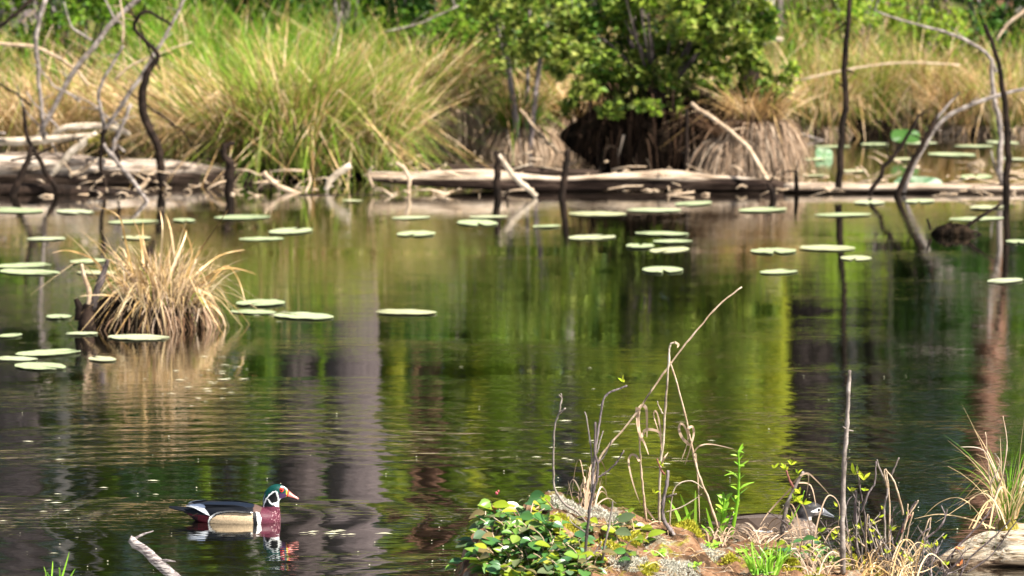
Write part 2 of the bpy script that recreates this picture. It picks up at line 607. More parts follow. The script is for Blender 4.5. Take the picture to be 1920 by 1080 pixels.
def tree(px, Y, wpx, lean, bark, kind, label, seed=0, group=None, leafm='conifer'):
    x = X(px, Y)
    g = gz(x, Y)
    r = wpx / FPX * Y / 2
    root = empty('forest_tree', (x, Y, g - 0.1), label, 'tree', group)
    H = 20 if r > 0.12 else 12
    mb = MB()
    n = 14
    pts, rad = [], []
    for i in range(n + 1):
        t = i / n
        z = g - 0.1 + H * t
        xx = x + lean * z + 0.06 * r * 8 * nz(z * 0.4, seed, 0, 1, 2) + (0.10 * nz(z * 2.2, seed, 0, 1, 4) if r < 0.13 else 0)
        pts.append((xx, Y + 0.1 * nz(z * .3, seed, 3), z))
        rad.append(r * (1.25 if i == 0 else 1) * (1 - 0.75 * t) + 0.01)
    mb.tube(smooth_path(pts, 3), list(np.interp(np.linspace(0, n, n * 3 + 1), range(n + 1), rad)), 14, 0.10)
    mb.build('trunk', M[bark], root)
    lb = MB()
    for i in range(16):
        z = random.uniform(2.5 if r < .12 else 4.6, H * 0.8)
        t = z / H
        az = random.uniform(0, 6.28)
        p0 = Vector((x + lean * z, Y, z))
        ln = random.uniform(0.7, 2.4) * (0.5 if z < 4.5 else 1)
        d = Vector((math.cos(az), math.sin(az), random.uniform(-0.3, 0.4))) * (.5 if r < .05 else 1)
        rr = max(0.012, r * 0.18)
        lb.tube([p0, p0 + d * ln * 0.5 + Vector((0, 0, 0.05)), p0 + d * ln + Vector((0, 0, -0.1))], [rr, rr * 0.6, rr * 0.2], 5)
    lb.build('branch', M[bark], root)
    if r < .055 and px != 1440:
        return root
    me = crown_mesh(kind, M[leafm], 7000 if kind == 'conifer' else 6000, 0.30 if kind == 'conifer' else 0.22, seed % 3)
    o = bpy.data.objects.new('crown', me)
    C.objects.link(o)
    o.parent = root
    s = H / 20
    o.scale = (s, s, s)
    o.location = (lean * H * 0.5, 0, 0)
    o.rotation_euler = (0, 0, seed * 1.3)
    return root


tree(560, 42.0, 100, 0.0, 'bark_mid', 'conifer', 'thick dark tree behind the sedge, mirrored as the left half of the paired trunks', 1)
tree(648, 39.4, 112, 0.003, 'bark_band', 'conifer', 'thick grey tree behind the sedge, mirrored as the right half of the paired trunks', 2)
tree(1066, 44, 26, 0.0, 'bark_grey', 'broadleaf', 'slender grey tree mirrored in the middle of the pond above the twiggy mound', 3, leafm='shrub_mid')
tree(1866, 43, 66, -0.022, 'bark_red', 'conifer', 'leaning reddish brown tree mirrored at the right edge of the pond', 4)
tree(1905, 47, 40, -0.02, 'bark_pale', 'broadleaf', 'pale barked tree standing just behind the leaning reddish tree', 5, leafm='shrub_mid')
tree(1593, 48, 15, 0.0, 'bark_pale', 'broadleaf', 'thin pale tree mirrored below the tall black snag', 6, leafm='shrub_dark')
tree(34, 41, 96, 0.0, 'bark_purple', 'conifer', 'broad grey brown tree mirrored along the left edge of the pond', 7)
tree(106, 41, 26, 0.004, 'bark_pale', 'broadleaf', 'slim pale tree mirrored beside the left edge of the pond', 8, leafm='shrub_mid')
tree(1520, 52, 110, 0.0, 'bark_dark', 'conifer', 'very thick dark tree mirrored left of the tall black snag', 9)
tree(1352, 47, 54, 0.003, 'bark_grey', 'conifer', 'grey brown tree mirrored above the long bent twig tip', 10)
tree(803, 45, 46, -0.004, 'bark_red', 'conifer', 'red brown tree mirrored right of the lone lily pad in mid pond', 11)
tree(1440, 41.5, 13, 0.01, 'bark_pale', 'broadleaf', 'crooked pale sapling mirrored as a zigzag behind the hidden duck', 12, leafm='shrub_yellow')
tree(1650, 55, 60, 0.0, 'bark_dark', 'conifer', 'dark tree deep in the wood, mirrored right of the tall black snag', 13)
tree(300, 52, 60, 0.0, 'bark_dark', 'conifer', 'dark tree mirrored below the straw coloured island tussock', 14)
tree(930, 54, 60, 0.0, 'bark_dark', 'conifer', 'dark tree deep in the wood, mirrored in the centre of the pond', 15)
tree(1200, 56, 70, 0.0, 'bark_dark', 'conifer', 'dark tree deep in the wood, mirrored right of the slender grey tree', 16)
for px, Y, lab in ((-420, 44, 'farthest left tall grey tree beyond the left end of the brown log'), (-250, 50, 'tall grey tree behind the left marsh, second from the far left'), (2150, 45, 'tall grey tree on the right marsh beyond the thin bleached log'), (2330, 50, 'farthest right tall grey tree behind the right marsh')):
    tree(px, Y, 70, 0.0, 'bark_grey', 'conifer', lab, int(px) % 7 + 20, 'trees beside the picture')


M['hummock_leaf'] = leaf_mat('hummock_leaf', [(.006, .018, .004), (.03, .08, .010), (.09, .19, .02), (.28, .36, .05), (.02, .05, .01), (.36, .38, .08), (.05, .11, .015), (.16, .26, .03)], .35, clump=2.2)
# ---------------------------------------------------------------- shrubs behind the marsh
def shrub(name, px, Y, z0, z1, wpx, leafm, n, size, label, seed, cat='shrub', stems=7, lumps=6):
    x = X(px, Y)
    g = gz(x, Y)
    root = empty(name, (x, Y, g - 0.05), label, cat)
    rx = wpx / FPX * Y / 2
    zc, rz = (z0 + z1) / 2, (z1 - z0) / 2
    mb = MB()
    p = cloud(n, (x, Y, zc), (rx, max(0.6, rx * 0.8), rz), shell=.35, seed=seed, lumps=lumps)
    p[:, 2] = np.maximum(p[:, 2], g + 0.03)
    leaves(mb, p, size, size * 0.72, nrm=unit(rng.normal(size=(len(p), 3)) * .7 + [.4, -.5, .7]))
    mb.build('foliage', M[leafm], root, smooth=False)
    sb = MB()
    for i in range(stems):
        a = random.uniform(0, 6.28)
        tx, ty = math.cos(a) * rx * 0.6, math.sin(a) * rx * 0.5
        q = [(x + tx * 0.1, Y + ty * .1, g - 0.05), (x + tx * 0.4, Y + ty * .4, g + (z1 - g) * 0.4), (x + tx, Y + ty, g + (z1 - g) * 0.88)]
        sb.tube(smooth_path(q, 4), list(np.linspace(0.022, 0.006, 9)), 5)
    sb.build('stem', M['bark_grey'], root)
    return root


SH = [
    # px, Y, z0, z1, width px, material, n, leaf, label
    (730, 43.5, 1.6, 4.6, 90, 'shrub_bright', 1800, .085, 'tall bright green bush mirrored right of the paired trunks'),
    (590, 47.5, 1.5, 4.2, 60, 'shrub_bright', 1200, .085, 'bright green sapling mirrored between the paired trunks'),
    (250, 44, 0.8, 4.8, 300, 'shrub_dark', 4200, .09, 'broad dark green bush mirrored under the island tussock'),
    (440, 42, 0.6, 3.8, 170, 'shrub_mid', 2600, .085, 'mid green bush mirrored left of the paired trunks'),
    (880, 43, 0.8, 3.9, 130, 'shrub_bright', 2600, .085, 'olive green bush mirrored left of the pond centre'),
    (985, 41.5, 0.7, 4.3, 120, 'shrub_bright', 2600, .08, 'light green bush mirrored just left of the slender grey trunk'),
    (1160, 41, 0.9, 5.2, 150, 'shrub_yellow', 3600, .08, 'fresh green bush mirrored above the twiggy mound'),
    (1265, 43, 1.2, 5.6, 150, 'shrub_yellow', 3600, .085, 'yellow green bush mirrored behind the long bent twig'),
    (1430, 42.5, 0.8, 5.2, 130, 'shrub_yellow', 3400, .085, 'brightest yellow bush mirrored left of the dark water'),
    (1335, 45.5, 0.8, 6.0, 120, 'shrub_mid', 2600, .085, 'green bush mirrored between the two yellow ones'),
    (1760, 45, 0.8, 4.4, 240, 'shrub_dark', 4200, .085, 'dark green bush mirrored left of the leaning reddish tree'),
    (1940, 42, 0.6, 4.6, 130, 'shrub_mid', 2600, .085, 'green bush mirrored at the right edge of the pond'),
    (60, 43, 0.6, 3.2, 200, 'shrub_mid', 2600, .085, 'leafy green bush at the upper left behind the tangled branches'),
    (1000, 46, 4.6, 9.0, 330, 'shrub_bright', 5200, .11, 'high bright green crown above the middle of the marsh'),
    (1290, 47, 5.2, 10.0, 330, 'shrub_yellow', 5200, .11, 'high yellow green crown above the right of the marsh'),
    (820, 48, 4.2, 9.5, 190, 'shrub_mid', 3600, .11, 'high green crown right of the paired trunks'),
    (400, 47, 4.6, 10.0, 260, 'shrub_yellow', 4200, .11, 'high yellow green crown left of the paired trunks'),
    (170, 48, 4.8, 9.5, 150, 'shrub_bright', 2600, .11, 'high bright crown near the left edge of the wood'),
    (1680, 48, 5.4, 10.0, 260, 'shrub_mid', 3600, .11, 'high green crown behind the black snag'),
]
for i, s in enumerate(SH):
    shrub('leafy_bush', s[0], s[1] - (1.8 if 40 < s[1] < 46 and s[2] < 3 else 0), *s[2:6], int(s[6] * 1.7), s[7], s[8], 40 + i)

# slim leafy saplings and poles, mirrored as upright streaks
SL = [
    (742, 41.4, .8, 3.6, 30, 'shrub_yellow', 'slim yellow green sapling mirrored just right of the paired trunks'),
    (848, 41.8, .8, 5.0, 34, 'shrub_mid', 'slim olive sapling mirrored between the red brown tree and the pond centre'),
    (925, 40.8, .7, 4.2, 36, 'shrub_bright', 'slim light green sapling mirrored left of the twiggy mound'),
    (893, 40.9, .8, 4.8, 34, 'shrub_yellow', 'slim golden green sapling mirrored between pond centre and red brown tree'),
    (1015, 41.2, .8, 5.5, 30, 'shrub_yellow', 'slim yellow green sapling mirrored just left of the slender grey tree'),
    (1112, 40.6, .9, 5.4, 40, 'shrub_yellow', 'slim yellow sapling mirrored just right of the slender grey tree'),
    (1205, 40.4, 1.2, 5.4, 44, 'shrub_yellow', 'slim bright yellow sapling mirrored behind the tall pale reed'),
    (1300, 41.0, 1.4, 5.6, 46, 'shrub_bright', 'slim fresh green sapling mirrored under the tip of the long bent twig'),
    (1395, 40.7, .7, 5.4, 50, 'shrub_yellow', 'slim golden sapling mirrored right of the long bent twig tip'),
    (1462, 41.6, .7, 5.2, 40, 'shrub_yellow', 'slim yellow sapling mirrored at the edge of the dark right hand water'),
    (1700, 43.8, .8, 4.2, 44, 'shrub_dark', 'slim green sapling mirrored in the dark water right of the tall grey stick'),
    (608, 41.0, 1.2, 3.1, 22, 'shrub_mid', 'slim bright sapling mirrored in the gap between the paired trunks'),
    (200, 42.2, .8, 4.8, 36, 'shrub_mid', 'slim green sapling mirrored left of the island tussock'),
    (380, 41.6, .8, 3.6, 34, 'shrub_bright', 'slim light green sapling mirrored right of the island tussock'),
]
for i, s in enumerate(SL):
    shrub('leafy_sapling', *s[:6], 1500, .075, s[6], 140 + i, 'sapling', stems=2, lumps=4)
for i, (px, Y, w_, bk, lab) in enumerate([(700, 43.5, 9, 'bark_pale', 'thin pale pole mirrored along the right side of the paired trunks'), (775, 41.0, 8, 'bark_red', 'thin reddish pole mirrored right of the lone lily pad'), (868, 42.0, 8, 'bark_pale', 'thin pale pole mirrored left of the pond centre'),
                                          (950, 41.5, 10, 'bark_grey', 'thin grey pole mirrored in the pond centre'), (1180, 43.0, 9, 'bark_grey', 'thin grey pole mirrored behind the reeds'), (1330, 42.0, 10, 'bark_red', 'thin tan pole mirrored above the tip of the long bent twig'),
                                          (1660, 43.5, 10, 'bark_red', 'thin tan pole mirrored in the dark right hand water'), (160, 43.0, 10, 'bark_pale', 'thin pale pole mirrored left of the island tussock root stump'), (470, 43, 9, 'bark_pale', 'thin pale pole mirrored between island tussock and paired trunks')]):
    tree(px, Y, w_, random.uniform(-.01, .01), bk, 'broadleaf', lab, 60 + i, leafm='shrub_mid')


# low leafy bushes the photograph shows directly along its top edge
TB = [
    (900, 35.6, 0.48, 1.7, 290, 'shrub_mid', 3400, .062, 'leafy green bush along the top edge left of the hummock bush'),
    (985, 33.8, 0.62, 1.5, 230, 'hummock_leaf', 2300, .062, 'fresh green leafy bush just left of the big hummock bush'),
    (775, 36.2, 0.62, 1.8, 170, 'shrub_dark', 2200, .065, 'dark leafed bush in the shadow at the top centre'),
    (480, 37.5, 0.85, 1.9, 330, 'shrub_dark', 3000, .07, 'dark leafed bush behind the big sedge clump'),
    (650, 37.0, 0.85, 1.6, 120, 'shrub_bright', 900, .06, 'small bright leafed bush above the sedge clump'),
    (150, 36.5, 0.55, 1.7, 330, 'shrub_mid', 2800, .065, 'bright leafed bush behind the leaning grey poles'),
    (1600, 38.5, 0.7, 1.6, 260, 'shrub_bright', 1800, .062, 'light green bush behind the tall black snag'),
    (1850, 38.6, 0.55, 1.8, 260, 'shrub_dark', 2900, .065, 'dark green bush at the upper right corner'),
    (1740, 38.5, 0.35, 1.2, 150, 'shrub_bright', 1100, .06, 'low green bush under the arching pale branch'),
]
for i, s in enumerate(TB):
    shrub('low_bush', *s[:8], s[8], 80 + i, lumps=5)


# ---------------------------------------------------------------- marsh grass (uncountable)
def marsh(mat, name, n, seed, zones, L=(0.6, 1.2), w=(.007, .013), lean=0):
    global rng
    mb = MB()
    rg = np.random.default_rng(seed)
    for (p0, p1, y0, y1, frac, ls) in zones:
        k = int(n * frac)
        Y = rg.uniform(y0, y1, k)
        px = rg.uniform(p0, p1, k)
        x = (px - 960) / FPX * Y
        # clumped
        cl = np.stack([np.round(x * 2.6 + 0.5 * np.sin(Y * 3)) / 2.6, np.round(Y * 1.6) / 1.6], axis=-1)
        f = rg.uniform(0, 1, k) < 0.65
        x = np.where(f, cl[:, 0] + rg.normal(size=k) * 0.07, x)
        Y = np.where(f, cl[:, 1] + rg.normal(size=k) * 0.07, Y)
        z = np.array([gz(a, b) for a, b in zip(x, Y)])
        ok = z > -0.11
        x, Y, z = x[ok], Y[ok], z[ok]
        k = len(x)
        root = np.stack([x, Y, z - 0.02], axis=-1)
        blades(mb, root, rg.uniform(0, 2 * math.pi, k), rg.uniform(*L, k) * ls, rg.uniform(*w, k),
               a=rg.uniform(.85, 1.1, k), b=rg.uniform(0.05, 0.6, k) + lean * .25, c=rg.uniform(0.0, .25, k) + lean * rg.uniform(.2, 1.0, k), d=rg.uniform(0.05, .6, k), K=5)
    return tag(mb.build(name, M[mat], smooth=False), kind='stuff')


ZN = [(-500, 300, 33.8, 39, .20, .75), (280, 800, 34.5, 40, .20, 1.0), (780, 1100, 35.2, 39, .14, .65), (1100, 1500, 34.5, 39, .1, .8), (1450, 2500, 36.2, 42, .36, .85)]
marsh('dry', 'dead_marsh_grass', 8500, 5, ZN)
marsh('pale_dry', 'fallen_marsh_straw', 2500, 15, ZN, w=(.008, .014), lean=1)
ZG = [(-500, 300, 34.5, 40, .16, .8), (250, 800, 34.5, 40, .36, 1.05), (780, 1100, 35.4, 39, .10, .7), (1100, 1500, 35, 39, .06, .8), (1450, 2500, 36.6, 42, .32, .8)]
marsh('green', 'green_marsh_grass', 13500, 6, ZG)
ZB = [(-1500, -500, 34, 44, .5, 1.0), (2500, 3400, 36.5, 45, .5, 1.0)]
marsh('dry_green', 'outer_marsh_grass', 4000, 7, ZB, w=(.012, .02))


# ---------------------------------------------------------------- tussocks
def tussock(px, Y, label, dry, green, L=1.3, r=0.12, base_h=0.1, seed=1, fan=(0.15, .75), z0=None, skirt=0, skL=.4, w=.009, deep=.12, name='sedge_tussock', cat='sedge tussock', drymat='dry', greenmat='dry_green', moundmat='soil', mr=None):
    rg = np.random.default_rng(seed)
    x = X(px, Y)
    g = max(gz(x, Y), -0.06) if z0 is None else z0
    root = empty(name, (x, Y, g - 0.03), label, cat)
    mr = mr or r * 1.4
    m = MB()
    vs, fs = [], []
    n, k = 18, 7
    for j in range(k + 1):
        t = j / k
        for i in range(n):
            a = 2 * math.pi * i / n
            rr = mr * (math.cos(t * 1.45) ** 0.6) * (1 + 0.25 * nz(math.cos(a), math.sin(a), t, 2, seed))
            vs.append((x + rr * math.cos(a), Y + rr * math.sin(a), g - deep + (base_h + deep) * math.sin(t * 1.45)))
    for j in range(k):
        for i in range(n):
            i2 = (i + 1) % n
            fs.append((j * n + i, j * n + i2, (j + 1) * n + i2, (j + 1) * n + i))
    fs.append(tuple(k * n + i for i in range(n)))
    m.add(vs, fs)
    m.build('root_mound', M[moundmat], root)

    def tuft(cnt, mat, nm, LL, cc, dd, ww, aa=(0.8, 1.05), bb=(0.05, .5), rr0=1.0):
        b = MB()
        az = rg.uniform(0, 2 * math.pi, cnt)
        rad = r * rr0 * rg.uniform(0, 1, cnt) ** 0.6
        q = np.stack([x + np.cos(az) * rad, Y + np.sin(az) * rad, np.full(cnt, g + base_h * 0.8)], axis=-1)
        az2 = az + rg.normal(size=cnt) * 0.5
        blades(b, q, az2, LL * rg.uniform(0.55, 1.1, cnt), ww * rg.uniform(0.6, 1.4, cnt), a=rg.uniform(*aa, cnt), b=rg.uniform(*bb, cnt),
               c=rg.uniform(*cc, cnt), d=rg.uniform(*dd, cnt), K=7)
        b.build(nm, M[mat], root, smooth=False)

    if green: tuft(green, greenmat, 'green_blades', L, (fan[0] * .5, fan[1] * .7), (.0, .35), w * .9)
    if dry: tuft(dry, drymat, 'dead_blades', L * 1.02, fan, (.0, .5), w)
    if skirt:
        tuft(skirt, 'pale_dry', 'hanging_thatch', skL, (.35, .9), (-.25, .1), w * 1.1, (0.2, .6), (.9, 1.7), 1.2)
    return root


tussock(560, 31.6, 'largest sedge clump on the left bank, tan and green blades fanning out over the log', 600, 1600, 1.22, .24, .12, 11, (.08, .72), w=.012)
tussock(455, 31.9, 'sedge clump with long straw blades leaning left over the fallen log', 700, 450, 1.12, .18, .12, 12, (.25, 1.05), w=.011)
tussock(690, 31.8, 'yellowish sedge clump at the right end of the big sedge bank', 400, 1000, 1.0, .18, .12, 13, (.08, .65), w=.011)
tussock(620, 33.2, 'upright green rush clump rising behind the biggest sedge clump', 300, 1500, 1.15, .32, .15, 14, (.05, .55), greenmat='green')
tussock(470, 33.6, 'bright green rush clump behind the leaning straw sedge', 260, 1300, 1.1, .30, .15, 15, (.05, .55), greenmat='green')
tussock(862, 34.2, 'left of two pale thatched tussocks beside the hummock', 220, 260, .50, .12, .36, 16, (.1, .7), skirt=1300, skL=.44, mr=.17)
tussock(972, 34.0, 'right one of two pale thatched tussocks, fresh green tuft on top', 220, 380, .50, .12, .30, 17, (.1, .7), skirt=1300, skL=.42, mr=.17, greenmat='green')
tussock(790, 34.6, 'straggly brown tussock between the sedge bank and the thatched tussocks', 700, 240, .75, .2, .2, 18, (.2, 1.0), skirt=500, skL=.5)
tussock(1075, 34.6, 'brown drooping tussock tucked against the left of the hummock', 500, 60, .6, .15, .3, 19, (.2, 1.0), skirt=700, skL=.5)
tussock(1040, 36.0, 'thin grassy tussock behind the pale thatched pair', 500, 200, .8, .2, .2, 20, (.2, 1.0), skirt=300, skL=.5)
tussock(1530, 36.2, 'tan and green tussock on the far marsh left of the black snag', 600, 400, .85, .2, .15, 21, (.1, .8), skirt=300)
tussock(1630, 36.4, 'dark green tussock on the far marsh right of the black snag', 250, 900, .8, .22, .15, 22, (.1, .7))
tussock(1720, 36.6, 'dry tan tussock on the far marsh under the arching branch', 800, 300, .8, .22, .15, 23, (.1, .8), skirt=300)
tussock(1800, 36.3, 'brownish tussock on the far marsh behind the pale leaning branch', 700, 200, .7, .22, .15, 24, (.1, .9), skirt=400)
tussock(1900, 36.2, 'tussock at the right edge of the far marsh behind the curved black snag', 600, 400, .8, .22, .15, 25, (.1, .8), skirt=300)
tussock(60, 33.4, 'dry tan tussock at the left edge behind the bleached branch', 900, 200, .8, .24, .15, 26, (.1, .8), skirt=300)
tussock(165, 33.6, 'tan tussock behind the tangled grey branches', 800, 300, .8, .24, .15, 27, (.1, .8))
tussock(330, 33.2, 'grassy tussock with drooping straw between branches and sedge', 900, 350, .95, .22, .12, 28, (.2, 1.0))


# ---------------------------------------------------------------- the hummock with its bush
M['root_dark'] = leaf_mat('black_root', [(.008, .005, .004), (.03, .018, .012), (.06, .035, .022)], 0.05, 0.9, .05)


def hummock():
    Y0 = 32.5
    x = X(1262, Y0)
    root = empty('peat_hummock', (x, Y0, -0.05), 'dark undercut peat hummock hung with brown roots and dead grass', 'hummock')
    m = MB()
    vs, fs = [], []
    n, k = 140, 22
    for j in range(k + 1):
        t = j / k
        for i in range(n):
            a = 2 * math.pi * i / n
            rr = (0.64 - 0.08 * math.cos(t * 6)) * (1 - max(0, t - .7) ** 2 * 7)
            rr *= .94 + 0.34 * nz(math.cos(a) * 2, math.sin(a) * 2, t * 2, 1, 4) + 0.14 * nz(a * 7, 0, t * 2, 1, 5) - .10 * max(0, .5 - t)
            vs.append((x + rr * math.cos(a), Y0 + 0.75 * rr * math.sin(a), -0.15 + 0.68 * t + 0.10 * math.sin(t * 3) * nz(math.cos(a), math.sin(a), 0, 1.5, 9)))
    for j in range(k):
        for i in range(n):
            i2 = (i + 1) % n
            fs.append((j * n + i, j * n + i2, (j + 1) * n + i2, (j + 1) * n + i))
    fs.append(tuple(k * n + i for i in range(n)))
    m.add(vs, fs)
    m.build('peat_mound', M['soil'], root)
    rg = np.random.default_rng(3)

    def strands(cnt, a0, a1, z0, z1, L, mat, nm, w):
        b = MB()
        az = rg.uniform(a0, a1, cnt)
        rr = rg.uniform(0.52, 0.74, cnt)
        q = np.stack([x + np.cos(az) * rr, Y0 + .75 * np.sin(az) * rr, rg.uniform(z0, z1, cnt)], axis=-1)
        blades(b, q, az + rg.normal(size=cnt) * .9, L * rg.uniform(.5, 1.2, cnt), w * rg.uniform(.6, 1.6, cnt), a=rg.uniform(-.3, .6, cnt), b=rg.uniform(.5, 1.4, cnt), c=rg.uniform(-.05, .45, cnt), d=rg.uniform(-.25, .1, cnt), K=6)
        b.build(nm, M[mat], root, smooth=False)
    strands(700, -math.pi, 0, .1, .66, .38, 'root_dark', 'hanging_roots', .012)
    strands(60, -math.pi, 0, .1, .5, .25, 'root_brown', 'brown_roots', .009)
    strands(22, -2.6, -.5, .05, .3, .32, 'pale_dry', 'pale_roots', .012)
    strands(90, -1.6, .4, .05, .5, .25, 'pale_dry', 'dead_thatch', .012)
    strands(400, -1.4, .6, .05, .6, .3, 'root_brown', 'brown_thatch', .010)
    # bush growing on the hummock: a thing of its own
    bx, bY = X(1235, Y0), Y0 - .05
    b = empty('hummock_bush', (bx, bY, .6), 'large leafy bush with round green leaves crowning the dark hummock', 'shrub')
    rc = random.Random(5)
    CL = [(1040, 110, 50), (1085, 60, 58), (1140, 125, 56), (1180, 172, 40), (1120, 15, 60), (1200, 85, 58), (1240, 25, 66), (1245, 150, 44), (1290, 88, 48), (1312, 20, 58), (1350, 112, 30), (1372, 48, 46),
          (1422, 118, 36), (1450, 158, 32), (1402, 172, 26), (1305, 168, 26), (1215, 198, 24), (1150, 204, 24), (1470, 190, 20), (1438, 60, 42), (1395, 90, 36), (1330, 60, 40), (1412, 30, 40), (1340, 150, 26), (1190, 140, 40), (1110, 110, 44), (1095, 165, 30), (1065, 195, 18), (1270, 205, 16), (1380, 205, 15),
          (1150, -60, 86), (1260, -85, 96), (1360, -60, 78), (1050, -40, 66), (1440, -30, 40), (1010, 60, 40), (1485, 130, 16), (1335, 200, 14)]
    g1, g2, g3 = [], [], []
    for i, (px_, py_, r_) in enumerate(CL):
        yy = bY + rc.uniform(-.55, .1)
        c_ = at(px_, py_, yy)
        rm = r_ / FPX * yy
        n_ = int(r_ * r_ * .15) + 22
        pts = cloud(n_, c_, (rm * 1.1, rm, rm * .9), shell=.6, lumps=2, seed=300 + i)
        k_ = rng.uniform(0, 1, n_)
        hi = .30 if py_ < 60 or px_ > 1330 else .10
        g2.append(pts[k_ < hi]); g1.append(pts[k_ >= hi])
    mb = MB()
    p = np.concatenate(g1)
    p = np.concatenate([p, cloud(1500, (bx, bY + .35, 1.1), (.8, .3, .5), seed=4)])
    leaves(mb, p, .068, .054, nrm=unit(rng.normal(size=(len(p), 3)) * .8 + [.2, -.4, .6]))
    mb.build('foliage', M['hummock_leaf'], b, smooth=False)
    mb = MB()
    p = np.concatenate(g2)
    leaves(mb, p, .058, .044)
    mb.build('young_leaves', M['shrub_bright'], b, smooth=False)
    sb = MB()
    for i in range(26):
        a = random.uniform(0, 6.28)
        u = random.uniform(.4, .8)
        q = [(bx, bY, .5), (bx + .4 * u * math.cos(a), bY + .3 * u * math.sin(a), .85), (bx + .85 * u * math.cos(a), bY + .6 * u * math.sin(a), 1.0 + .55 * random.random())]
        sb.tube(smooth_path(q, 4), list(np.linspace(.014, .004, 9)), 5)
    sb.build('stem', M['bark_dark'], b)


hummock()
tussock(1420, 32.0, 'shaggy tan thatch mound leaning against the right side of the dark hummock', 420, 30, .42, .16, .50, 29, (.3, 1.0), z0=-.03, skirt=1500, skL=.40, mr=.22, w=.010)
tussock(1372, 31.9, 'low brown thatch at the foot of the hummock, left of the shaggy tan mound', 260, 0, .36, .10, .34, 30, (.3, 1.0), z0=-.03, skirt=500, skL=.36, mr=.15, w=.010, drymat='root_brown')
#--PART3--
# ---------------------------------------------------------------- sticks, snags and logs
def pxpath(pts, Y, dY=0.0):
    n = len(pts)
    return [at(p[0], p[1], (p[2] if len(p) > 2 else Y + dY * i / max(1, n - 1))) for i, p in enumerate(pts)]


def stick(name, label, cat, pts, Y, w, mat, branches=(), n=8, dY=0.0, group=None, sub=3, mats=None, jit=.15):
    """pts in photo pixels at distance Y; w = widths in pixels (start, end); foot is made the base"""
    P = smooth_path(pxpath(pts, Y, dY), sub)
    base = min(P, key=lambda v: v.z)
    root = empty(name, base, label, cat, group)
    k = Y / FPX / 2
    mb = MB()
    ws = list(np.interp(np.linspace(0, 1, len(P)), np.linspace(0, 1, len(w)), w))
    for i in range(1, len(P) - 1):
        P[i] = P[i] + Vector((random.gauss(0, 1), random.gauss(0, 1), random.gauss(0, .6))) * (min(ws[i], 7) * k * 0.34)
    mb.tube(P, [q * k for q in ws], n, jit)
    for q in range(max(3, len(P) // 3) if max(w) < 30 else 0):      # short side spurs
        i = random.randrange(1, max(2, len(P) - 1))
        d = Vector((random.uniform(-1, 1), random.uniform(-.4, .4), random.uniform(-.2, 1))).normalized()
        ln = random.choice((.02, .04, .05, .09, .17)) * random.uniform(.6, 1.2) * (Y / 30)
        mb.tube([P[i], P[i] + d * ln * .5 + Vector((0, 0, .004)), P[i] + d * ln], [ws[i] * k * .45, ws[i] * k * .3, ws[i] * k * .12], 5)
    mb.build('stem', M[mat], root)
    for b in branches:
        bp, bw = b[0], b[1]
        Q = smooth_path(pxpath(bp, Y, b[3] if len(b) > 3 else random.uniform(-.1, .1)), sub)
        bb = MB()
        bb.tube(Q, list(np.interp(np.linspace(0, 1, len(Q)), [0, 1], [bw * k, bw * k * .45])), 6, jit)
        bb.build('branch', M[b[2] if len(b) > 2 and b[2] else mat], root)
    return root


def log(name, label, pts, Y, rad, mat, seed=0, n=26, squash=.8, sub=10, dY=0, branches=(), ends=(.75, .6), rough=.12, zc=None):
    P = smooth_path(pxpath(pts, Y, dY), sub)
    base = Vector(P[len(P) // 2])
    root = empty(name, (base.x, base.y, 0), label, 'log')
    vs, fs = [], []
    m_ = len(P)
    for i, p in enumerate(P):
        t = i / (m_ - 1)
        r = float(np.interp(t, np.linspace(0, 1, len(rad)), rad))
        if i == 0: r *= ends[0]
        if i == m_ - 1: r *= ends[1]
        tg = (P[min(i + 1, m_ - 1)] - P[max(i - 1, 0)]).normalized()
        a = tg.cross(Vector((0, 0, 1))).normalized()
        b = a.cross(tg)
        for k in range(n):
            an = 2 * math.pi * k / n
            rr = r * (1 + rough * nz(math.cos(an) * 1.5, math.sin(an) * 1.5, t * 4 + seed, 1.0, seed) * 2 + rough * .5 * nz(an * 2, t * 3, 0, 1.5, seed + 1))
            vs.append(p + a * (math.cos(an) * rr) + b * (math.sin(an) * rr * squash))
    for i in range(m_ - 1):
        for k in range(n):
            k2 = (k + 1) % n
            fs.append((i * n + k, i * n + k2, (i + 1) * n + k2, (i + 1) * n + k))
    fs.append(tuple(range(n - 1, -1, -1)))
    fs.append(tuple((m_ - 1) * n + k for k in range(n)))
    mb = MB()
    mb.add([tuple(v) for v in vs], fs)
    mb.build('trunk', M[mat], root)
    for bp, bw, bm in branches:
        Q = smooth_path(pxpath(bp, Y - .12), 4)
        k = Y / FPX / 2
        bb = MB()
        bb.tube(Q, list(np.interp(np.linspace(0, 1, len(Q)), [0, 1], [bw * k, bw * k * .6])), 8, .15)
        bb.build('branch_stub', M[bm], root)
    return root


# floating logs along the far bank
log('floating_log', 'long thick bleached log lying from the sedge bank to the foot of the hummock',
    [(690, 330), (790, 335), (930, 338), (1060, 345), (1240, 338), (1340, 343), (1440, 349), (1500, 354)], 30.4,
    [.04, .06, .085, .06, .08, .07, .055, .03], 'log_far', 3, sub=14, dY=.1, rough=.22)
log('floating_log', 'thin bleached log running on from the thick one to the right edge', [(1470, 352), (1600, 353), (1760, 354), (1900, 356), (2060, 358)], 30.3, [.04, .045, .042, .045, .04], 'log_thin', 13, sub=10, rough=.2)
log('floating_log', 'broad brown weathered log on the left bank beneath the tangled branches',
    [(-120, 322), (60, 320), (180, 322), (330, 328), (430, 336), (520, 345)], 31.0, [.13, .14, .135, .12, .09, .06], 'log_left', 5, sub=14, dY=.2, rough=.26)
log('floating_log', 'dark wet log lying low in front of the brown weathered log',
    [(-100, 362), (60, 356), (200, 362), (310, 372)], 30.2, [.06, .065, .05, .025], 'wet_wood', 6, sub=8)
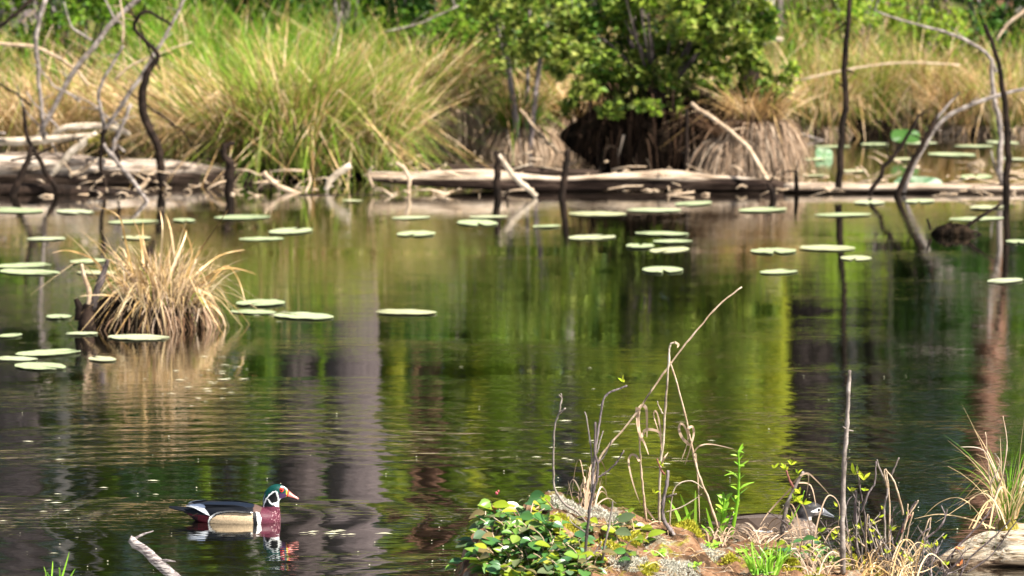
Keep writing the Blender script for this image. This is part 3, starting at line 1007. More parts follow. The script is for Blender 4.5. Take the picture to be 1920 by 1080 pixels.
log('bleached_branch', 'straight bleached branch resting over the left logs', [(-80, 266), (60, 264), (130, 258), (185, 252)], 31.6, [.035, .035, .03, .022], 'stick_pale', 7, sub=5)
log('bleached_branch', 'arched bleached branch above the straight one on the left bank', [(95, 262), (115, 242), (150, 237), (205, 238), (245, 252)], 31.8, [.018, .028, .030, .028, .018], 'stick_pale', 8, sub=5)
log('sunken_log', 'thin sunken log barely above the water under the sedge bank', [(560, 366), (640, 369), (730, 369), (775, 372)], 30.1, [.012, .022, .02, .01], 'wet_wood', 9, sub=5)
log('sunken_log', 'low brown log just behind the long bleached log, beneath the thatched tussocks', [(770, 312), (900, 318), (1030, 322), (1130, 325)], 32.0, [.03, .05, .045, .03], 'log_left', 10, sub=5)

B = 30.0
S = stick
S('dead_snag', 'tall straight black snag rising out of the log right of centre', 'snag', [(1572, 352), (1576, 300), (1579, 240), (1587, 185), (1583, 130), (1589, 60), (1592, 0), (1597, -90), (1594, -170)], B, (13, 12, 11, 9, 6), 'wet_wood',
  [([(1586, 42), (1572, 54), (1556, 62)], 5), ([(1590, -60), (1606, -90), (1612, -120)], 4)])
S('dead_snag', 'curved black snag at the right edge standing in the water', 'snag', [(1886, 378), (1889, 300), (1889, 230), (1880, 165), (1866, 100), (1847, 45)], B - .15, (14, 12, 10, 7), 'wet_wood')
S('dead_branch', 'wavy pale branch standing just left of the curved black snag', 'branch', [(1880, 345), (1873, 300), (1876, 235), (1864, 180), (1860, 110)], B + .3, (11, 10, 7), 'stick_grey',
  [([(1876, 335), (1866, 315), (1858, 282)], 6)])
S('dead_branch', 'long pale branch arching over the right marsh', 'branch', [(1868, 135), (1850, 100), (1790, 66), (1720, 46), (1640, 20)], B + .35, (7, 6, 3), 'stick_grey')
S('dead_branch', 'pale brown branch slanting in from the upper right corner', 'branch', [(1868, 75), (1890, 45), (1925, 15), (1960, -20)], B + .6, (5, 8), 'stick_tan')
S('dead_branch', 'pale branch reaching up right from the dark leaning stick', 'branch', [(1694, 360), (1725, 290), (1768, 225), (1830, 192), (1900, 172), (1960, 160)], B + .2, (8, 8, 8, 5), 'stick_grey')
S('leaning_stick', 'dark leaning stick with a pale forked tip in the right hand water', 'stick', [(1678, 378), (1705, 318), (1735, 262), (1757, 222)], B - .05, (12, 10, 8), 'wet_wood',
  [([(1757, 222), (1775, 200), (1800, 172)], 7, 'stick_grey')])
S('leaning_stick', 'shorter dark leaning stick left of the forked one', 'stick', [(1630, 368), (1660, 312), (1690, 275), (1722, 216)], B - .1, (9, 8, 6), 'wet_wood', [([(1668, 300), (1662, 275), (1666, 262)], 4), ([(1722, 216), (1740, 210)], 4)])
S('leaning_stick', 'tan branch leaning from the hummock down to the log', 'stick', [(1450, 366), (1440, 340), (1400, 275), (1350, 232), (1297, 194)], 31.0, (10, 9, 8, 8), 'stick_tan', dY=.6)
S('dead_stub', 'short black stub at the foot of the tan leaning branch', 'stub', [(1452, 385), (1448, 360), (1442, 342)], 29.8, (16, 8), 'wet_wood')
S('dead_stub', 'thin upright dark stub in front of the hummock', 'stub', [(1288, 340), (1286, 290), (1289, 230), (1286, 205)], 31.2, (8, 6), 'wet_wood')
S('dead_stub', 'small dark stub on the log at the right foot of the hummock', 'stub', [(1494, 360), (1492, 320)], 30.2, (10, 6), 'wet_wood')
S('dead_stub', 'black upright stub beside the pale crossed branch, centre', 'stub', [(934, 385), (932, 345), (933, 300), (928, 284)], 29.9, (14, 13, 9), 'wet_wood', [([(936, 385), (950, 366), (952, 350)], 8)])
S('dead_branch', 'pale branch leaning across the black stub to the water, centre', 'branch', [(1006, 368), (975, 342), (955, 320), (935, 290)], 29.9, (9, 12, 8), 'stick_pale')
S('dead_stub', 'knobbly black stake right of the pale crossed branch', 'stub', [(1050, 388), (1057, 350), (1060, 310), (1066, 280)], 29.9, (14, 12, 10), 'wet_wood')
S('leaning_stick', 'thin tan stick slanting down from the thatched tussock', 'stick', [(1045, 286), (1010, 248), (975, 205)], 33.4, (7, 5), 'stick_tan')
S('dead_snag', 'hook topped black stump beside the left sedge', 'snag', [(430, 366), (432, 330), (430, 308), (420, 290), (424, 273), (440, 268)], 30.3, (18, 18, 12, 8), 'wet_wood')
S('driftwood_branch', 'stout bleached branch end poking from under the sedge', 'branch', [(610, 356), (625, 332), (657, 310)], 30.4, (11, 13), 'stick_pale')
S('driftwood_branch', 'crooked tan root curving from the water under the sedge', 'branch', [(570, 366), (535, 355), (510, 340), (495, 322)], 30.3, (9, 9), 'stick_tan', [([(510, 340), (492, 345), (480, 358)], 6), ([(572, 362), (582, 340), (578, 320)], 6)])
S('driftwood_branch', 'pale hooked root at the right end of the sedge bank', 'branch', [(766, 372), (766, 340), (758, 315), (742, 306)], 30.3, (7, 8), 'stick_tan', [([(700, 350), (690, 325), (700, 312)], 6)])
S('dead_snag', 'black snag with a looped crooked top among the left branches', 'snag', [(304, 352), (302, 320), (300, 296), (289, 258), (274, 230), (267, 193), (268, 163), (281, 130), (293, 112), (295, 100), (274, 80), (254, 54), (263, 27), (278, 22), (304, 36), (322, 48)], 30.6, (17, 15, 17, 14, 9, 8, 7, 5), 'wet_wood', n=10)
S('leaning_pole', 'grey branch slanting down left from the looped black snag', 'branch', [(182, 265), (220, 212), (250, 165), (277, 122), (300, 82), (326, 38), (350, -10)], 30.9, (8, 9, 8, 7, 5), 'stick_grey')
S('leaning_pole', 'thickest leaning grey pole at the upper left', 'pole', [(75, 250), (112, 182), (140, 132), (180, 82), (215, 38), (262, -4), (290, -30)], 31.2, (9, 10, 10, 9), 'stick_grey', [([(215, 38), (205, 15), (192, -10)], 6), ([(172, 76), (150, 62), (133, 48), (120, 4)], 6, 'stick_grey')])
S('leaning_pole', 'upright grey pole crossing the thick leaning one, upper left', 'pole', [(82, 262), (80, 210), (73, 150), (67, 90), (72, 48), (86, -5)], 31.4, (8, 8, 9, 9), 'stick_grey')
S('dead_branch', 'thin brown branch bowing down from the left edge', 'branch', [(-30, 78), (60, 88), (100, 103), (140, 128), (165, 160)], 31.8, (7, 5), 'stick_tan')
S('dead_branch', 'dark branch crossing the upper left corner', 'branch', [(-30, 75), (10, 42), (38, 20), (75, -15)], 30.5, (7, 7), 'wet_wood')
S('dead_branch', 'wavy grey twig hanging into the knot of branches', 'branch', [(196, 250), (188, 205), (185, 178), (193, 148), (215, 112), (232, 85)], 30.8, (8, 6, 5), 'stick_grey')
S('dead_branch', 'dark stick dropping from the knot of branches into the water', 'branch', [(200, 382), (197, 345), (189, 305), (191, 262), (196, 242)], 30.3, (9, 7, 12), 'wet_wood')
S('driftwood_branch', 'thick pale branch sloping from the mossy knot to the log', 'branch', [(95, 327), (120, 300), (150, 272), (182, 250)], 30.5, (10, 14, 12), 'stick_pale', [([(165, 262), (185, 258), (200, 244)], 18, 'moss_stick')])
S('leaning_pole', 'long pale pole slanting down into the water towards the island tussock', 'pole', [(292, 410), (262, 358), (228, 315), (205, 285), (190, 262)], 29.4, (8, 8, 6), 'stick_grey', dY=1.0)
S('dead_branch', 'pale grey branch curving down right of the knot', 'branch', [(206, 292), (218, 262), (232, 228), (246, 195)], 30.9, (9, 7), 'stick_grey', [([(216, 268), (226, 278), (234, 284)], 8)])
S('leaning_stick', 'black stick slanting into the water at the far left', 'stick', [(15, 388), (35, 340), (52, 300), (58, 275)], 30.0, (16, 12, 8), 'wet_wood')
S('leaning_stick', 'black stick slanting right beside the far left one', 'stick', [(110, 362), (85, 320), (62, 278), (48, 245), (44, 200)], 30.1, (12, 9, 7), 'wet_wood')
S('dead_stub', 'short dark stub under the pale grey branch left of the looped snag', 'stub', [(222, 318), (222, 300), (217, 275)], 31.0, (10, 6), 'wet_wood')
for i, (a, b, lab) in enumerate([((130, 330), (180, 300), 'left'), ((250, 360), (280, 335), 'right')]):
    S('leaning_stick', 'short brown broken stick on the %s part of the left logs' % lab, 'stick', [a, ((a[0] + b[0]) / 2, (a[1] + b[1]) / 2 + 3), b], 30.4, (9, 7), 'stick_tan')
S('dead_snag', 'dark broken trunk with a pale torn tip behind the hummock bush', 'snag', [(1400, 180), (1405, 110), (1395, 50), (1400, -20), (1405, -60)], 33.6, (40, 36, 44, 30), 'wet_wood',
  [([(1408, 28), (1416, 8), (1425, -12)], 11, 'stick_pale')], n=12)
S('dead_branch', 'short curved white branch right of the broken trunk', 'branch', [(1425, 86), (1440, 76), (1468, 74)], 33.3, (8, 9), 'stick_pale')


# thin twigs and rank stems through the background
def twigs():
    spec = [((720, 60), (860, 10), 'thin dark twig crossing the green at top centre'), ((600, 150), (640, 20), 'pale straw stem rising from the sedge'),
            ((1500, 250), (1640, 275), 'thin grey stick lying low across the right marsh')]
    for a, b, lab in spec:
        S('dead_twig', lab, 'twig', [a, ((a[0] + b[0]) / 2, (a[1] + b[1]) / 2 + 8), b], 34.5 if a[0] != 1500 else 35.5, (5, 3), 'stick_grey')
    S('dead_twig', 'long arching straw stem over the right marsh', 'twig', [(1500, 150), (1600, 128), (1700, 117), (1800, 122)], 34.8, (4, 3), 'stick_tan')


twigs()


def shore_debris():
    rg = random.Random(61)
    mb = MB()
    for i in range(330):
        px = rg.uniform(-60, 1960)
        Y = rg.uniform(29.95, 30.9) if rg.random() < .6 else rg.uniform(30.9, 33)
        x = X(px, Y)
        a = rg.uniform(0, 6.28)
        L = rg.choice((.04, .08, .12, .25)) * rg.uniform(.6, 1.4)
        z = rg.uniform(-.01, .05) if Y < 30.2 or px > 1490 else rg.uniform(.0, .14)
        d = Vector((math.cos(a), math.sin(a) * .5, rg.uniform(-.25, .35))) * L
        p = Vector((x, Y, z))
        r = rg.uniform(.003, .010)
        mb.tube([p, p + d * .5 + Vector((0, 0, rg.uniform(-.01, .02))), p + d], [r, r * .8, r * .5], 5)
    tag(mb.build('shore_debris', M['stick_tan'], loc=(0, 31, 0)), kind='stuff')


shore_debris()


def left_tangle():
    rg = random.Random(31)
    labs = ['thin grey twig at the far upper left edge', 'thin twig crossing the upright grey pole', 'thin pale twig above the bleached branches', 'thin twig between upright pole and wavy grey twig', 'thin brown twig left of the looped black snag',
            'thin grey twig rising right of the wavy grey twig', 'thin twig high up right of the thick leaning pole', 'thin straw coloured twig low at the left edge', 'thin dark twig over the brown left log', 'thin twig reaching over the looped snag top',
            'thin pale twig near the hook topped stump', 'thin twig slanting across the left end of the big sedge']
    pos = [(10, 250), (60, 200), (110, 240), (150, 190), (240, 250), (215, 150), (230, 80), (20, 300), (120, 320), (300, 130), (400, 300), (330, 240)]
    for lab, (a, b) in zip(labs, pos):
        an = rg.uniform(-1.2, 1.2)
        L = rg.uniform(90, 190)
        pts, a2 = [(a, b)], an
        for i in range(4):
            a2 += rg.gauss(0, .25)
            pts.append((pts[-1][0] + math.sin(a2) * L / 4, pts[-1][1] - math.cos(a2) * L / 4))
        S('dead_twig', lab, 'twig', pts, rg.uniform(30.6, 31.8), (5, 2.5), rg.choice(('stick_grey', 'stick_tan', 'wet_wood')))


left_tangle()


# ---------------------------------------------------------------- lily pads
def pad_mat():
    m, nt, out = new_mat('lily_pad_leaf')
    oi = nt.nodes.new('ShaderNodeObjectInfo')
    f = noise_fac(nt, 14, detail=4)
    mr = nt.nodes.new('ShaderNodeMapRange')
    mr.inputs[1].default_value, mr.inputs[2].default_value = .35, .7
    nt.links.new(f, mr.inputs[0])
    c1 = ramp(nt, oi.outputs['Random'], [(.14, .22, .06), (.28, .36, .15), (.22, .30, .10), (.36, .40, .23), (.30, .28, .10), (.34, .36, .18)])
    mx = nt.nodes.new('ShaderNodeMixRGB')
    nt.links.new(mr.outputs[0], mx.inputs[0])
    nt.links.new(c1, mx.inputs[1])
    mx.inputs[2].default_value = (.52, .54, .38, 1)
    p = nt.nodes.new('ShaderNodeBsdfPrincipled')
    p.inputs['Roughness'].default_value = .42
    p.inputs['Specular IOR Level'].default_value = .5
    nt.links.new(mx.outputs[0], p.inputs['Base Color'])
    nt.links.new(p.outputs[0], out.inputs[0])
    return m


M['pad'] = pad_mat()
M['pad_pale'] = solid_mat('pale_leaf_underside', [(.05, .11, .05), (.13, .21, .11), (.28, .33, .23)], 14, None, .45)
M['pad_under'] = leaf_mat('lily_leaf_raised', [(.03, .09, .015), (.06, .13, .03)], .15, .4)


def pad_mesh(seed):
    rg = np.random.default_rng(seed)
    n, k = 40, 5
    notch = .34
    vs = [(0, 0, .004)]
    for j in range(1, k + 1):
        t = j / k
        for i in range(n + 1):
            a = notch / 2 * 1 + (2 * math.pi - notch) * i / n
            rr = t * (1 + .06 * math.sin(2 * a + seed) + .05 * nz(math.cos(a), math.sin(a), 0, 2, seed))
            z = .003 + .002 * t * max(0, nz(math.cos(a) * t, math.sin(a) * t, 0, 1.6, seed)) + (.005 * t ** 6 * max(0, nz(math.cos(a), math.sin(a), 0, 2.3, seed + 9)))
            vs.append((rr * math.cos(a), rr * math.sin(a), z))
    fs = []
    for i in range(n):
        fs.append((0, 1 + i, 2 + i))
    for j in range(k - 1):
        for i in range(n):
            b = 1 + j * (n + 1) + i
            fs.append((b, b + n + 1, b + n + 2, b + 1))
    me = bpy.data.meshes.new('lily_pad')
    top = len(vs)
    vs2 = vs + [(x, y, z - .0015) for x, y, z in vs]
    fs2 = fs + [tuple(top + q for q in reversed(f)) for f in fs]
    me.from_pydata(vs2, [], fs2)
    me.polygons.foreach_set('use_smooth', [True] * len(me.polygons))
    me.materials.append(M['pad'])
    return me


PM = [pad_mesh(s) for s in range(6)]
PADS = [
    (455, 408, 115, 'lily pad below the hook topped stump'), (345, 414, 70, 'lily pad behind the tips of the island tussock'),
    (250, 417, 95, 'lily pad where the long pale pole enters the water'), (545, 435, 115, 'rear pad of the two below the crooked tan root'),
    (490, 449, 90, 'front pad of the two below the crooked tan root'), (85, 449, 80, 'yellowish lily pad left, under the fallen log'),
    (255, 447, 70, 'lily pad hidden behind the island tussock blades'), (45, 500, 100, 'rear lily pad of the left edge pair above the island'),
    (55, 511, 125, 'front lily pad of the left edge pair above the island'), (165, 491, 90, 'rear lily pad behind the island twigs'),
    (182, 513, 90, 'front lily pad behind the island twigs'), (489, 570, 112, 'rearmost of three pads right of the island tussock'),
    (475, 586, 90, 'middle pad touching the island tussock on its right'), (570, 594, 125, 'largest of three pads right of the island tussock'),
    (762, 587, 112, 'lone lily pad in the middle of the open water'), (110, 596, 72, 'small lily pad left of the island root stump'),
    (260, 634, 125, 'lily pad floating just in front of the island tussock'), (152, 627, 66, 'brownish small pad at the foot of the root stump'),
    (20, 631, 60, 'lily pad cut by the left edge, below the island'), (90, 664, 125, 'rear pad of the overlapping group at lower left'),
    (30, 674, 85, 'pad cut by the left edge in the lower left group'), (192, 675, 72, 'small outlying pad right of the lower left group'),
    (75, 689, 132, 'frontmost pad of the lower left group'), (780, 440, 100, 'bright lily pad alone below the sedge reflection'),
    (770, 409, 80, 'thin pad above the bright lone one'), (895, 419, 112, 'lily pad left of the crossed branch reflection'),
    (915, 408, 70, 'pad at the foot of the black upright stub'), (1025, 426, 62, 'small pad just right of the crossed branch reflection'),
    (1110, 446, 108, 'wide pad below the knobbly black stake'), (1240, 439, 116, 'topmost of the stacked pads in the dark water'),
    (1262, 454, 76, 'yellowish small pad second in the stack on dark water'), (1200, 463, 84, 'left pad of the stack on dark water'),
    (1255, 470, 104, 'lowest pad of the stack on dark water'), (1242, 507, 126, 'single pad below the stack on dark water'),
    (1450, 472, 112, 'left pad of the touching pair below the bank thatch'), (1552, 467, 112, 'right pad of the touching pair below the bank thatch'),
    (1605, 485, 90, 'faint brownish pad below the tall black snag'), (1460, 511, 84, 'small pad below the touching pair'),
    (1580, 404, 102, 'bright pad under the tall black snag'), (1430, 395, 104, 'pad just below the tan leaning branch'),
    (1120, 402, 114, 'rear pad right of the knobbly black stake'), (1225, 395, 112, 'pad at the edge of the hummock shadow'),
    (1885, 528, 92, 'pad crossed by the reflection of the curved snag'), (1908, 455, 60, 'pad cut by the right edge above the crossed one'),
    (1830, 411, 105, 'pad behind the floating twig nest'), (1725, 378, 90, 'pad at the foot of the folded standing lily leaf'),
    (1630, 381, 80, 'pad between the two dark leaning sticks'), (1850, 390, 90, 'pad in front of the curved black snag'),
    (20, 395, 150, 'long pad at the left edge beside the dark stick'), (140, 398, 90, 'pad under the dark sticks at left'),
    (1560, 276, 66, 'far pad behind the log beside the black snag'), (1640, 272, 76, 'far pad in the backwater right of the snag'),
    (1725, 269, 70, 'far pad in the backwater behind the leaning sticks'), (1825, 275, 80, 'far pad left of the curved snag'),
    (1785, 291, 112, 'wide far pad in the backwater at right'), (1690, 300, 60, 'far pad between the leaning sticks'),
    (1830, 332, 100, 'pad just behind the log near the curved snag'), (1525, 300, 60, 'far pad at the right foot of the hummock'),
    (1600, 322, 56, 'far pad close behind the log right of the snag'), (1905, 300, 60, 'far pad at the right edge of the backwater'),
    (1880, 268, 80, 'farthest pad at the right edge'), (1530, 330, 50, 'small pad behind the log at the hummock foot'),
    (1300, 383, 90, 'thin pad close under the bleached log'), (660, 378, 40, 'tiny pad under the stout bleached branch end'),
]
for i, (px, py, w, lab) in enumerate(PADS):
    p = wat(px, py)
    o = bpy.data.objects.new('lily_pad', PM[i % 6])
    C.objects.link(o)
    r = w / FPX * p.y / 2
    o.location = (p.x, p.y, .002 + .0012 * (i % 4))
    o.scale = (r, r * random.uniform(.60, .78), 1)
    o.rotation_euler = (random.gauss(0, .005), random.gauss(0, .005), random.uniform(0, 6.28))
    tag(o, lab, 'lily pad', 'lily pads floating on the pond')


def raised_leaf(px, py, w, h, Y, label, mat='pad_under', tilt=.3):
    c = at(px, py, Y)
    root = empty('lily_leaf', (c.x, c.y, 0), label, 'lily leaf')
    mb = MB()
    n = 26
    sx, sz = w / FPX * Y / 2, h / FPX * Y / 2
    vs = [(c.x, c.y - .02, c.z - sz * .3)]
    for j in (0.5, 1):
        for i in range(n):
            a = 2 * math.pi * i / n
            vs.append((c.x + sx * j * math.cos(a), c.y + .10 * j * math.sin(a) * 1.2 + .03 * j * math.cos(3 * a), c.z + sz * j * (math.sin(a) + .12 * math.sin(3 * a))))
    fs = [(0, 1 + i, 1 + (i + 1) % n) for i in range(n)] + [(1 + i, 1 + n + i, 1 + n + (i + 1) % n, 1 + (i + 1) % n) for i in range(n)]
    mb.add(vs, fs)
    mb.build('leaf', M[mat], root)
    sb = MB()
    sb.tube([(c.x, c.y, -.1), (c.x, c.y, c.z)], [.006, .005], 6)
    sb.build('stalk', M['green'], root)


raised_leaf(1722, 349, 96, 36, 30.6, 'big pale green lily leaf standing folded above the water at right', 'pad_pale')
raised_leaf(1545, 290, 34, 24, 33.5, 'blue green lily leaf standing in the backwater left of the snag', 'pad_pale')
raised_leaf(1698, 255, 56, 24, 34.0, 'dark green lily leaf raised behind the leaning sticks')
raised_leaf(110, 452, 40, 14, 27.0, 'small dark green leaf curled up among the left pads')


# ---------------------------------------------------------------- island tussock
def island():
    c = wat(290, 616)
    x, Y = c.x - .05, c.y + .12
    root = empty('island_tussock', (x, Y, 0), 'straw coloured grass tussock on a dark root mound standing alone in the water', 'tussock')
    rg = np.random.default_rng(77)
    m = MB()
    vs, fs = [], []
    n, k = 48, 12
    for j in range(k + 1):
        t = j / k
        for i in range(n):
            a = 2 * math.pi * i / n
            rr = .33 * (math.cos(t * 1.5) ** .55) * (1 + .22 * nz(math.cos(a) * 1.4, math.sin(a) * 1.4, t * 2, 1.3, 2) + .12 * nz(a * 4, 0, t * 5, 1, 3))
            vs.append((x + rr * math.cos(a) * 1.05, Y + rr * math.sin(a) * .75, -.08 + .25 * math.sin(t * 1.5)))
    for j in range(k):
        for i in range(n):
            i2 = (i + 1) % n
            fs.append((j * n + i, j * n + i2, (j + 1) * n + i2, (j + 1) * n + i))
    fs.append(tuple(k * n + i for i in range(n)))
    m.add(vs, fs)
    m.build('root_mound', M['soil'], root)

    def tuft(cnt, mat, nm, L, cc, dd, aa, bb, w, cx=0.06, rx=.2, z=.13, azf=None):
        b = MB()
        az = rg.uniform(0, 2 * math.pi, cnt) if azf is None else rg.normal(azf, .7, cnt)
        rad = rg.uniform(0, 1, cnt) ** .6
        q = np.stack([x + cx + np.cos(az) * rad * rx, Y + np.sin(az) * rad * rx * .8, z - .08 * rad], axis=-1)
        blades(b, q, az + rg.normal(size=cnt) * .5, L * rg.uniform(.5, 1.15, cnt), w * rg.uniform(.6, 1.5, cnt), a=rg.uniform(*aa, cnt), b=rg.uniform(*bb, cnt), c=rg.uniform(*cc, cnt), d=rg.uniform(*dd, cnt), K=9)
        b.build(nm, M[mat], root, smooth=False)
    tuft(320, 'dry', 'upright_blades', .50, (.0, .40), (0, .45), (.8, 1.1), (.1, .9), .007)
    tuft(430, 'pale_dry', 'bent_blades', .46, (.0, .45), (-.2, .35), (.7, 1.2), (.3, 1.4), .007, rx=.19)
    tuft(260, 'straw', 'straw_blades', .48, (.0, .5), (-.2, .35), (.8, 1.2), (.2, 1.2), .0075, rx=.22)
    tuft(330, 'pale_dry', 'hanging_blades', .27, (.1, .45), (-.3, .1), (.4, .9), (1.0, 1.7), .008, rx=.28, z=.16)
    tuft(420, 'root_brown', 'brown_blades', .30, (.2, .5), (-.2, .1), (.1, .6), (.8, 1.3), .010, rx=.27)
    tuft(60, 'dry_green', 'green_blades', .3, (.05, .5), (0, .3), (.8, 1.0), (.1, .6), .007)
    # long arching blades seen against the water, each traced
    b = MB()
    for pts in ([(250, 520), (235, 450), (222, 405), (180, 386)], [(300, 500), (305, 430), (300, 395)], [(345, 520), (375, 470), (428, 393)], [(360, 520), (410, 480), (460, 468)],
                [(370, 545), (400, 510), (440, 503), (482, 515)], [(375, 560), (420, 500), (445, 520), (460, 565)], [(210, 540), (180, 490), (130, 470), (98, 474)], [(235, 560), (195, 553), (150, 555)],
                [(330, 500), (320, 430), (310, 400)], [(270, 500), (262, 440), (248, 410)], [(350, 530), (360, 470), (340, 420)], [(225, 560), (240, 500), (232, 430)],
                [(290, 520), (270, 460), (268, 415)], [(320, 510), (345, 450), (350, 430)], [(380, 560), (415, 590), (424, 620)], [(365, 540), (400, 560), (412, 618)]):
        P = [at(a, c_, Y - .05 + random.uniform(-.12, .12)) for a, c_ in pts]
        ribbon(b, P, .011)
    b.build('arching_blades', M['dry'], root, smooth=False)
    s = empty('root_stump', wat(170, 622), 'dark broken root stump with two forked prongs at the left of the island tussock', 'stump')
    k_ = Y / FPX / 2
    for nm, pts, w, mt in (('stump_base', [(165, 632), (163, 600), (168, 570)], (44, 34, 20), 'wet_wood'), ('prong', [(150, 600), (148, 575), (142, 560)], (22, 14, 8), 'wet_wood'),
                           ('prong', [(165, 585), (168, 550), (158, 520), (153, 495)], (16, 9, 5), 'stick_tan'), ('prong', [(172, 580), (182, 545), (195, 510), (203, 486)], (16, 14, 6), 'bark_dark')):
        mb = MB()
        P = smooth_path([at(a, c_, Y - .12) for a, c_ in pts], 4)
        mb.tube(P, [q * k_ for q in np.interp(np.linspace(0, 1, len(P)), np.linspace(0, 1, len(w)), w)], 10, .3)
        mb.build(nm, M[mt], s)


M['straw'] = leaf_mat('straw_blade', [(.55, .36, .16), (.72, .54, .30), (.62, .43, .21), (.80, .66, .42)], 0.3, 0.5)
island()


def nest():
    c = wat(1787, 440)
    root = empty('twig_raft', c, 'small floating raft of dark rotten twigs in the right hand water', 'twig raft')
    rg = random.Random(4)
    mb = MB()
    vs, fs = [], []
    n, k = 24, 6
    for j in range(k + 1):
        t = j / k
        for i in range(n):
            a = 2 * math.pi * i / n
            rr = .14 * math.cos(t * 1.5) ** .6 * (1 + .3 * nz(math.cos(a) * 2, math.sin(a) * 2, t * 3, 1, 12))
            vs.append((c.x + rr * math.cos(a), c.y + rr * math.sin(a), -.03 + .085 * math.sin(t * 1.5) * (1 + .5 * nz(math.cos(a) * 3, math.sin(a) * 3, t * 3, 1, 13))))
    for j in range(k):
        for i in range(n):
            i2 = (i + 1) % n
            fs.append((j * n + i, j * n + i2, (j + 1) * n + i2, (j + 1) * n + i))
    mb.add(vs, fs)
    mb.build('mat', M['soil'], root)
    for w, pts in ((9, [(1800, 434), (1830, 412), (1876, 384)]), (6, [(1815, 432), (1832, 436), (1848, 446)]), (6, [(1745, 432), (1742, 420), (1738, 410)]), (5, [(1760, 436), (1790, 420), (1810, 424)])):
        b = MB()
        P = smooth_path([at(p[0], p[1], c.y + .02) for p in pts], 4)
        b.tube(P, list(np.linspace(w, w * .6, len(P)) * c.y / FPX / 2), 6, .2)
        b.build('twig', M['wet_wood'], root)


nest()
# ---------------------------------------------------------------- ducks
US = 2792.0      # profile units per metre


def ring_loft(mb, rings, n=28):
    """rings: (centre (u,v), normal angle deg in the side plane, r_up, r_side, side offset)"""
    vs, fs = [], []
    for (u, v, ang, ru, rs) in rings:
        a = R(ang)
        nx, nz_ = -math.sin(a), math.cos(a)
        for k in range(n):
            t = 2 * math.pi * k / n
            cu, cs = math.cos(t), math.sin(t)
            vs.append(((u - 760) / US + nx * ru * cu / US, rs * cs / US, (625 - v) / US + nz_ * ru * cu / US))
    m_ = len(rings)
    for i in range(m_ - 1):
        for k in range(n):
            k2 = (k + 1) % n
            fs.append((i * n + k, i * n + k2, (i + 1) * n + k2, (i + 1) * n + k))
    fs.append(tuple(range(n - 1, -1, -1)))
    fs.append(tuple((m_ - 1) * n + k for k in range(n)))
    mb.add(vs, fs)


def interp_rings(rings, m=4):
    a = np.array(rings, dtype=float)
    n = len(a)
    out = []
    for i in range(n - 1):
        p0, p1, p2, p3 = a[max(i - 1, 0)], a[i], a[i + 1], a[min(i + 2, n - 1)]
        for k in range(m):
            t = k / m
            out.append(0.5 * ((2 * p1) + (p2 - p0) * t + (2 * p0 - 5 * p1 + 4 * p2 - p3) * t * t + (3 * p1 - p0 - 3 * p2 + p3) * t ** 3))
    out.append(a[-1])
    for o in out:
        o[3] = max(o[3], 2)
        o[4] = max(o[4], 2)
    return [tuple(o) for o in out]


def body_mesh(female=False):
    mb = MB()
    st = [(235, 505, 545, 30), (290, 478, 570, 80), (360, 455, 630, 135), (470, 440, 690, 185), (600, 434, 725, 215), (750, 434, 735, 228), (880, 446, 735, 224), (990, 466, 735, 208), (1090, 490, 725, 178), (1170, 515, 705, 130), (1222, 560, 670, 70)]
    ring_loft(mb, interp_rings([(u, (t + b) / 2, 0, (b - t) / 2, w) for (u, t, b, w) in st]))
    if not female:
        neck = [(1095, 620, 80, 110, 100), (1115, 560, 84, 108, 92), (1128, 500, 88, 92, 78), (1128, 450, 88, 84, 68), (1132, 405, 84, 86, 66), (1152, 360, 68, 92, 70), (1190, 325, 40, 86, 74), (1232, 322, 12, 74, 66), (1270, 330, 0, 54, 50), (1298, 340, -8, 38, 34)]
        crest = [(1062, 468, 75, 14, 22), (1078, 415, 72, 34, 40), (1105, 360, 62, 48, 50), (1140, 325, 45, 56, 56), (1180, 308, 20, 58, 62)]
    else:
        neck = [(1105, 640, 75, 100, 95), (1115, 580, 84, 88, 80), (1118, 520, 88, 68, 60), (1120, 480, 86, 62, 56), (1130, 440, 70, 66, 60), (1160, 410, 45, 74, 66), (1200, 395, 18, 72, 66), (1240, 398, 4, 62, 58), (1275, 410, -6, 46, 42), (1300, 420, -10, 36, 32)]
        crest = [(1048, 452, 50, 12, 20), (1075, 425, 45, 32, 38), (1110, 398, 35, 46, 48), (1150, 378, 20, 52, 56)]
    ring_loft(mb, interp_rings(neck))
    ring_loft(mb, interp_rings(crest))
    o = mb.build('tmp', M['soil'])
    r = o.modifiers.new('r', 'REMESH')
    r.mode = 'VOXEL'
    r.voxel_size = 0.0022
    s = o.modifiers.new('s', 'SMOOTH')
    s.factor = .5
    s.iterations = 8
    dg = bpy.context.evaluated_depsgraph_get()
    me = bpy.data.meshes.new_from_object(o.evaluated_get(dg))
    bpy.data.objects.remove(o)
    me.materials.clear()
    me.polygons.foreach_set('use_smooth', [True] * len(me.polygons))
    return me


def in_poly(U, V, poly):
    ins = np.zeros(len(U), bool)
    j = len(poly) - 1
    for i in range(len(poly)):
        (xi, yi), (xj, yj) = poly[i], poly[j]
        c = ((yi > V) != (yj > V)) & (U < (xj - xi) * (V - yi) / (yj - yi + 1e-9) + xi)
        ins ^= c
        j = i
    return ins


def near_line(U, V, pts, w):
    d = np.full(len(U), 1e9)
    for a, b in zip(pts[:-1], pts[1:]):
        ax, ay, bx, by = *a, *b
        t = np.clip(((U - ax) * (bx - ax) + (V - ay) * (by - ay)) / ((bx - ax) ** 2 + (by - ay) ** 2), 0, 1)
        d = np.minimum(d, np.hypot(U - ax - t * (bx - ax), V - ay - t * (by - ay)))
    return d < w / 2


